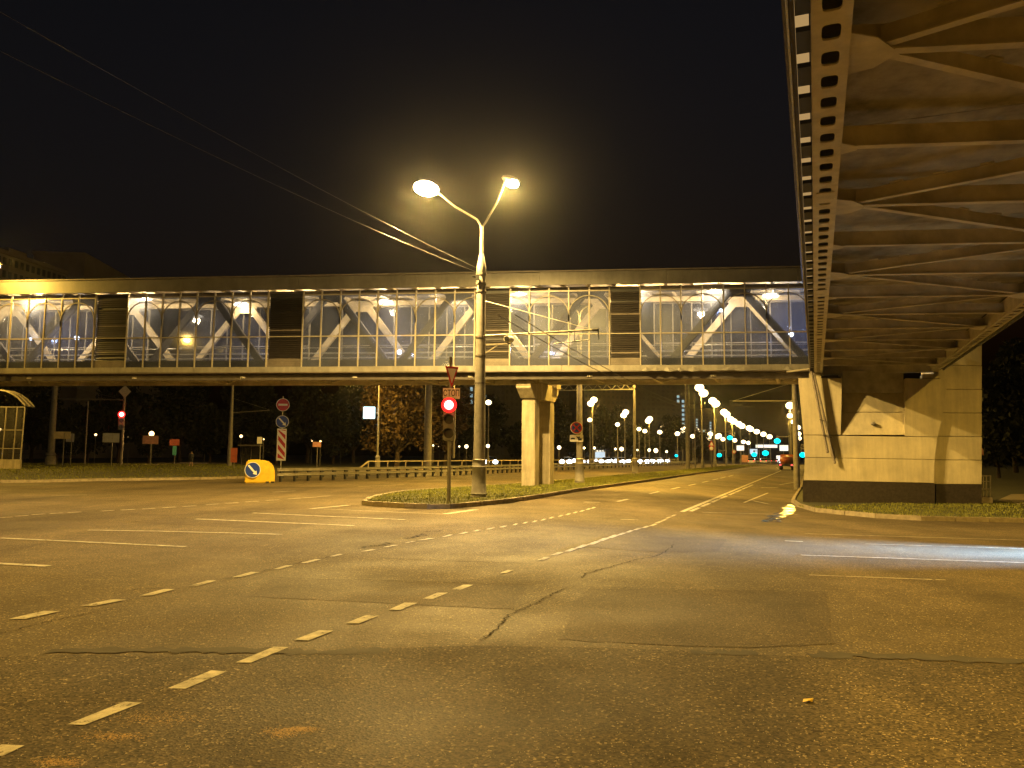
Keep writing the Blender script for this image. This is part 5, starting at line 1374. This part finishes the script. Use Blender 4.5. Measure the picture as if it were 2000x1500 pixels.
# small things at the end of the avenue
def post_sign(label, px, py, top, D, boards, name='road_sign', cat='sign', group=None):
    b = at_depth(px, py, D); b.z = gz(b); t = thing(name, label, cat, b, group); k = 1 / F * D
    f = V((-b.x, -b.y, 0)).normalized()
    zt_ = at_depth(px, top, D).z
    g = MB(); g.tube(b, V((b.x, b.y, zt_)), .05, .05, 6); g.build('post', 'lamp_pole', t)
    for (y, shape, w, h, m) in boards:
        c = at_depth(px, y, D) + f * .1
        if shape == 'd': g = MB(); g.disc(c, f, w * k, .03, 20); g.build('rim', 'sign_red', t); g = MB(); g.disc(c + f * .031, f, w * k * .76, .006, 20); g.build('face', m, t)
        elif shape == 't': plate(t, c, f, [(-w * k, -h * k), (w * k, -h * k), (0, h * k)], .03, 'border', 'sign_red'); plate(t, c + f * .031, f, [(-w * k * .66, -h * k * .7), (w * k * .66, -h * k * .7), (0, h * k * .6)], .006, 'face', m)
        else: plate(t, c, f, [(-w * k, -h * k), (w * k, -h * k), (w * k, h * k), (-w * k, h * k)], .03, 'board', m)
    return t
post_sign('pole with a triangular warning sign above a round speed sign on the island', 1389.5, 912, 858, 112, [(866, 't', 6, 6, 'sign_white'), (875.5, 'd', 4.6, 0, 'sign_white')])
post_sign('pole with a round sign at the far end of the island', 1434, 905, 876, 150, [(882.5, 'd', 3.6, 0, 'sign_white')])
post_sign('pale illuminated board beside the far end of the island', 1446, 905, 868, 150, [(875, 'r', 7, 5, 'lit_panel')], 'street_board', 'board')
post_sign('large white-lit board above the distant traffic', 1531, 903, 868, 190, [(875, 'r', 8, 5.5, 'lit_panel')], 'street_board', 'board')
post_sign('wide glow standing for a cluster of lights at the end of the avenue', 1497, 900, 871, 330, [(871.5, 'r', 20, 3, 'lit_panel')], 'light_cluster', 'light_cluster')  # glowing panel stands in for distant clustered lights
post_sign('bluish lit hoarding above the far red tail lights', 1472, 903, 878, 230, [(882, 'r', 7, 5, 'sign_glow')], 'hoarding', 'hoarding')
post_sign('low white-lit hoarding among distant headlights', 1529, 903, 890, 215, [(893, 'r', 12, 3.2, 'lit_panel')], 'hoarding', 'hoarding')
post_sign('narrow pale kiosk wall beside the far guard rail', 1455, 905, 886, 170, [(896, 'r', 6, 7, 'ad_pink')], 'kiosk_board', 'board')
# boards and stops on the left verge
post_sign('beige blank board on a thin post beside the thick concrete pole', 122, 910, 845, 92, [(850, 'r', 14, 7, 'truss_paint')], 'information_board', 'board')
post_sign('small dark-framed board behind the beige one', 137, 910, 846, 94, [(855, 'r', 7, 8, 'ad_grey')], 'information_board', 'board')
post_sign('grey-blue blank board on the verge left of the far red signal', 217, 909, 846, 95, [(855, 'r', 14.5, 9, 'ad_grey')], 'information_board', 'board')
post_sign('orange-tinted board on a post under a glowing park lamp', 294, 908, 850, 98, [(859, 'r', 14, 8, 'ad_pink')], 'information_board', 'board')
post_sign('brownish low board over a turquoise poster in the park', 341, 905, 860, 110, [(864, 'r', 9, 6, 'ad_orange')], 'information_board', 'board')
mat('ad_teal', (.05, .35, .28), .5)
post_sign('turquoise poster standing below the brownish board', 341, 900, 874, 109, [(880, 'r', 3.5, 9, 'ad_teal')], 'poster_stand', 'poster')
post_sign('orange advertising pillar at the foot of the tall tapered pole', 457, 907, 876, 80, [(889, 'r', 6, 14, 'ad_orange')], 'advertising_pillar', 'pillar')
post_sign('white bus stop flag above the dark shelter', 507, 905, 855, 95, [(860, 'r', 4.6, 6.5, 'sign_white')], 'bus_stop_sign', 'sign')
post_sign('pale pink board on two posts beside the barrier', 619, 908, 864, 100, [(868, 'r', 8, 5, 'ad_pink')], 'information_board', 'board')
p = at_depth(487, 908, 100); p.z = 0; k = 100 / F
t = thing('bus_shelter', 'low dark bus shelter behind the yellow crash cushion', 'shelter', p)
g = MB(); g.abox(p + V((-20 * k, -.8, 24 * k + 1.0)), p + V((20 * k, .8, 24 * k + 1.2))); g.build('roof', 'dark_steel', t)
g = MB(); g.abox(p + V((-18 * k, .6, 0)), p + V((18 * k, .66, 24 * k + 1.0))); g.build('back_panel', 'shelter_glass', t)
for x in (-18, 0, 18):
    g = MB(); g.tube(p + V((x * k, .5, 0)), p + V((x * k, .5, 24 * k + 1.0)), .05, .05, 8); g.build('post', 'dark_steel', t)
# glazed stair pavilion at the left edge, with barrel roof
D = 70; k = D / F; xr = 47
p = at_depth(-10, 917, D); p.z = 0
t = thing('glazed_pavilion', 'glazed pavilion with a curved translucent roof at the end of the footbridge', 'pavilion', p)
zz = lambda y: CAMZ + (HORZ(0) - y) * k
xw = lambda px: (px - 1000) * k
ye = p.y
arc = [(-75, 764), (-40, 761), (-10, 762), (8, 764), (22, 770), (33, 777), (42, 786), (49, 793)]
for (a, b) in zip(arc[:-1], arc[1:]):
    g = MB(); A, Bq = V((xw(a[0]), ye, zz(a[1]))), V((xw(b[0]), ye, zz(b[1])))
    g.prism([A, Bq, Bq - Z * .05, A - Z * .05], V((0, 1.3, 0))); g.build('roof_panel', 'canopy_glass', t)
for yy in (0, .65, 1.3):
    g = MB(); g.path([V((xw(x), ye + yy - .02, zz(y) + .03)) for x, y in arc], .07, 6); g.build('roof_rib', 'frame_paint', t)
for x in (-30, 10, 31, 46):
    g = MB(); g.tube(V((xw(x), ye, 0)), V((xw(x) + .1, ye, zz(795 if x > 0 else 766))), .06, .06, 8); g.build('post', 'frame_paint', t)
for y in (840, 876, 795):
    g = MB(); g.beam(V((xw(-60), ye, zz(y))), V((xw(47), ye, zz(y))), .08, .08); g.build('rail', 'frame_paint', t)
for a, b in ((-30, 10), (10, 31), (31, 46)):
    g = MB(); g.abox(V((xw(a) + .07, ye - .01, 1.0)), V((xw(b) - .07, ye + .01, zz(797)))); g.build('pane', 'shelter_glass', t)
g = MB(); g.abox(V((xw(-60), ye - .15, 0)), V((xw(47), ye + .15, .95))); g.build('parapet', 'column_concrete', t)
light(t, V((xw(-15), ye - 1.5, zz(752))), 700, radius=.3)  # added light without a fixture, brightens the curved roof
# lone pedestrian on the verge
pp_ = at_depth(373, 908, 90); pp_.z = .1
def person(label, p, H):
    s = H / 1.75
    t = thing('person', label, 'person', p)
    J = {'pel': (0, 0, .95), 'chest': (0, 0, 1.32), 'neck': (0, 0, 1.47), 'head': (0, .02, 1.62), 'lhip': (-.1, 0, .9), 'lkn': (-.13, .10, .5), 'lan': (-.16, -.05, .09), 'lto': (-.16, -.22, .04),
         'rhip': (.1, 0, .9), 'rkn': (.12, -.08, .5), 'ran': (.13, .1, .09), 'rto': (.13, -.06, .04), 'lsh': (-.19, 0, 1.40), 'lel': (-.26, .03, 1.12), 'lha': (-.24, -.1, .88), 'rsh': (.19, 0, 1.40), 'rel': (.26, .02, 1.12), 'rha': (.2, -.2, 1.0)}
    E = [('pel', 'chest'), ('chest', 'neck'), ('neck', 'head'), ('pel', 'lhip'), ('lhip', 'lkn'), ('lkn', 'lan'), ('lan', 'lto'), ('pel', 'rhip'), ('rhip', 'rkn'), ('rkn', 'ran'), ('ran', 'rto'), ('chest', 'lsh'), ('lsh', 'lel'), ('lel', 'lha'), ('chest', 'rsh'), ('rsh', 'rel'), ('rel', 'rha')]
    K = list(J); rad = dict(pel=.15, chest=.16, neck=.06, head=.105, lhip=.1, rhip=.1, lkn=.065, rkn=.065, lan=.045, ran=.045, lto=.04, rto=.04, lsh=.07, rsh=.07, lel=.05, rel=.05, lha=.04, rha=.04)
    me = bpy.data.meshes.new('body'); me.from_pydata([tuple(V(J[n]) * s) for n in K], [(K.index(a), K.index(b)) for a, b in E], [])
    o = bpy.data.objects.new('body', me); col.objects.link(o); o.parent = t; me.materials.append(MATS['skin'])
    sk = o.modifiers.new('skin', 'SKIN'); o.modifiers.new('sub', 'SUBSURF').render_levels = 2
    for n in K:
        v = me.skin_vertices[0].data[K.index(n)]; v.radius = (rad[n] * s, rad[n] * s)
    me.skin_vertices[0].data[0].use_root = True
    ORG[t.name] = V((0, 0, 0))
    g = MB(); g.lathe(V((0, 0, 0)), [(.2 * s, .86 * s), (.19 * s, 1.0 * s), (.2 * s, 1.25 * s), (.22 * s, 1.38 * s), (.08 * s, 1.48 * s)], 14); g.build('jacket', 'cloth_dark', t, smooth=True)
    for x in (-1, 1):
        g = MB(); a = 'l' if x < 0 else 'r'
        g.tube(V(J[a + 'sh']) * s, V(J[a + 'el']) * s, .075 * s, .062 * s, 10); g.tube(V(J[a + 'el']) * s, V(J[a + 'ha']) * s, .062 * s, .052 * s, 10); g.build('sleeve', 'cloth_dark', t, smooth=True)
        g = MB(); g.tube(V(J[a + 'hip']) * s + Z * .05, V(J[a + 'kn']) * s, .125 * s, .09 * s, 10); g.build('shorts_leg', 'cloth_dark', t, smooth=True)
    g = MB(); g.ellipsoid(V((0, .03, 1.66)) * s, V((.115, 0, 0)) * s, V((0, .12, 0)) * s, Z * .1 * s); g.build('hair', 'trunk', t, smooth=True)
    ORG[t.name] = V(p)
    return t
person('person in dark jacket and shorts standing alone on the left verge', pp_, 1.8)
# railing, awning and kerb piece right of the abutment
rb = AQ(1919, 972, .4)
t = thing('step_railing', 'small white railing by steps at the right side of the abutment', 'railing', AQ(1928, 973, .4))
for x in (1919, 1926, 1932, 1940):
    g = MB(); g.tube(AQ(x, 973, .6), AQ(x, 930, .6), .03, .03, 8); g.build('post', 'frame_paint', t)
for y in (930, 941, 956):
    g = MB(); g.tube(AQ(1917, y, .6), AQ(1941, y, .6), .025, .025, 8); g.build('bar', 'frame_paint', t)
g = MB(); g.prism([AQ(1918, 972, .4), AQ(1943, 972, .4), AQ(1943, 984, .4), AQ(1918, 984, .4)], EV * 1.5); tag(g.build('concrete_step', 'kerb_stone', bevel=.02), 'low concrete step under the small white railing', 'step')
t = thing('awning', 'small curved brown awning on the side of the abutment', 'awning', AQ(1916, 888, 2))
ar = [(1915, 871), (1926, 871), (1930.5, 876), (1932.5, 888)]
for a, b in zip(ar[:-1], ar[1:]):
    g = MB(); A, Bq = AQ(*a, 1.2), AQ(*b, 1.2); g.prism([A, Bq, Bq + EV * 1.6, A + EV * 1.6], V((-.03, 0, -.03))); g.build('sheet', 'ad_pink', t)
g = MB(); g.prism([AQ(1915, 888, 1.22), AQ(1915, 872, 1.22), AQ(1926, 872, 1.22), AQ(1930, 877, 1.22), AQ(1932, 888, 1.22)], EV * .03); g.build('end_cheek', 'ad_pink', t)
t = thing('lattice_mast', 'thin dark ladder-like mast at the right edge of the shaft', 'mast', AQ(1922, 705, 1))
g = MB(); g.tube(AQ(1923, 985, 1), AQ(1923, 655, 1), .03, .03, 6); g.build('upright', 'dark_steel', t)
for y in range(660, 705, 6):
    g = MB(); g.beam(AQ(1916, y, 1), AQ(1924, y, 1), .03, .02); g.build('rung', 'dark_steel', t)
# ================================================================== HAZE
hz = MB(); hz.abox((-420, -60, -1.6), (420, 470, 60))
ho = hz.build('haze', 'black', origin=(0, 0, 0)); ho['kind'] = 'stuff'
hm = bpy.data.materials.new('haze_air'); hm.use_nodes = True
nt = hm.node_tree; nt.nodes.remove(nt.nodes['Principled BSDF'])
pv = nt.nodes.new('ShaderNodeVolumePrincipled'); pv.inputs['Color'].default_value = (.85, .85, .88, 1); pv.inputs['Density'].default_value = 0.00012; pv.inputs['Anisotropy'].default_value = 0.94
nt.links.new(pv.outputs[0], nt.nodes['Material Output'].inputs['Volume'])
ho.data.materials.clear(); ho.data.materials.append(hm)
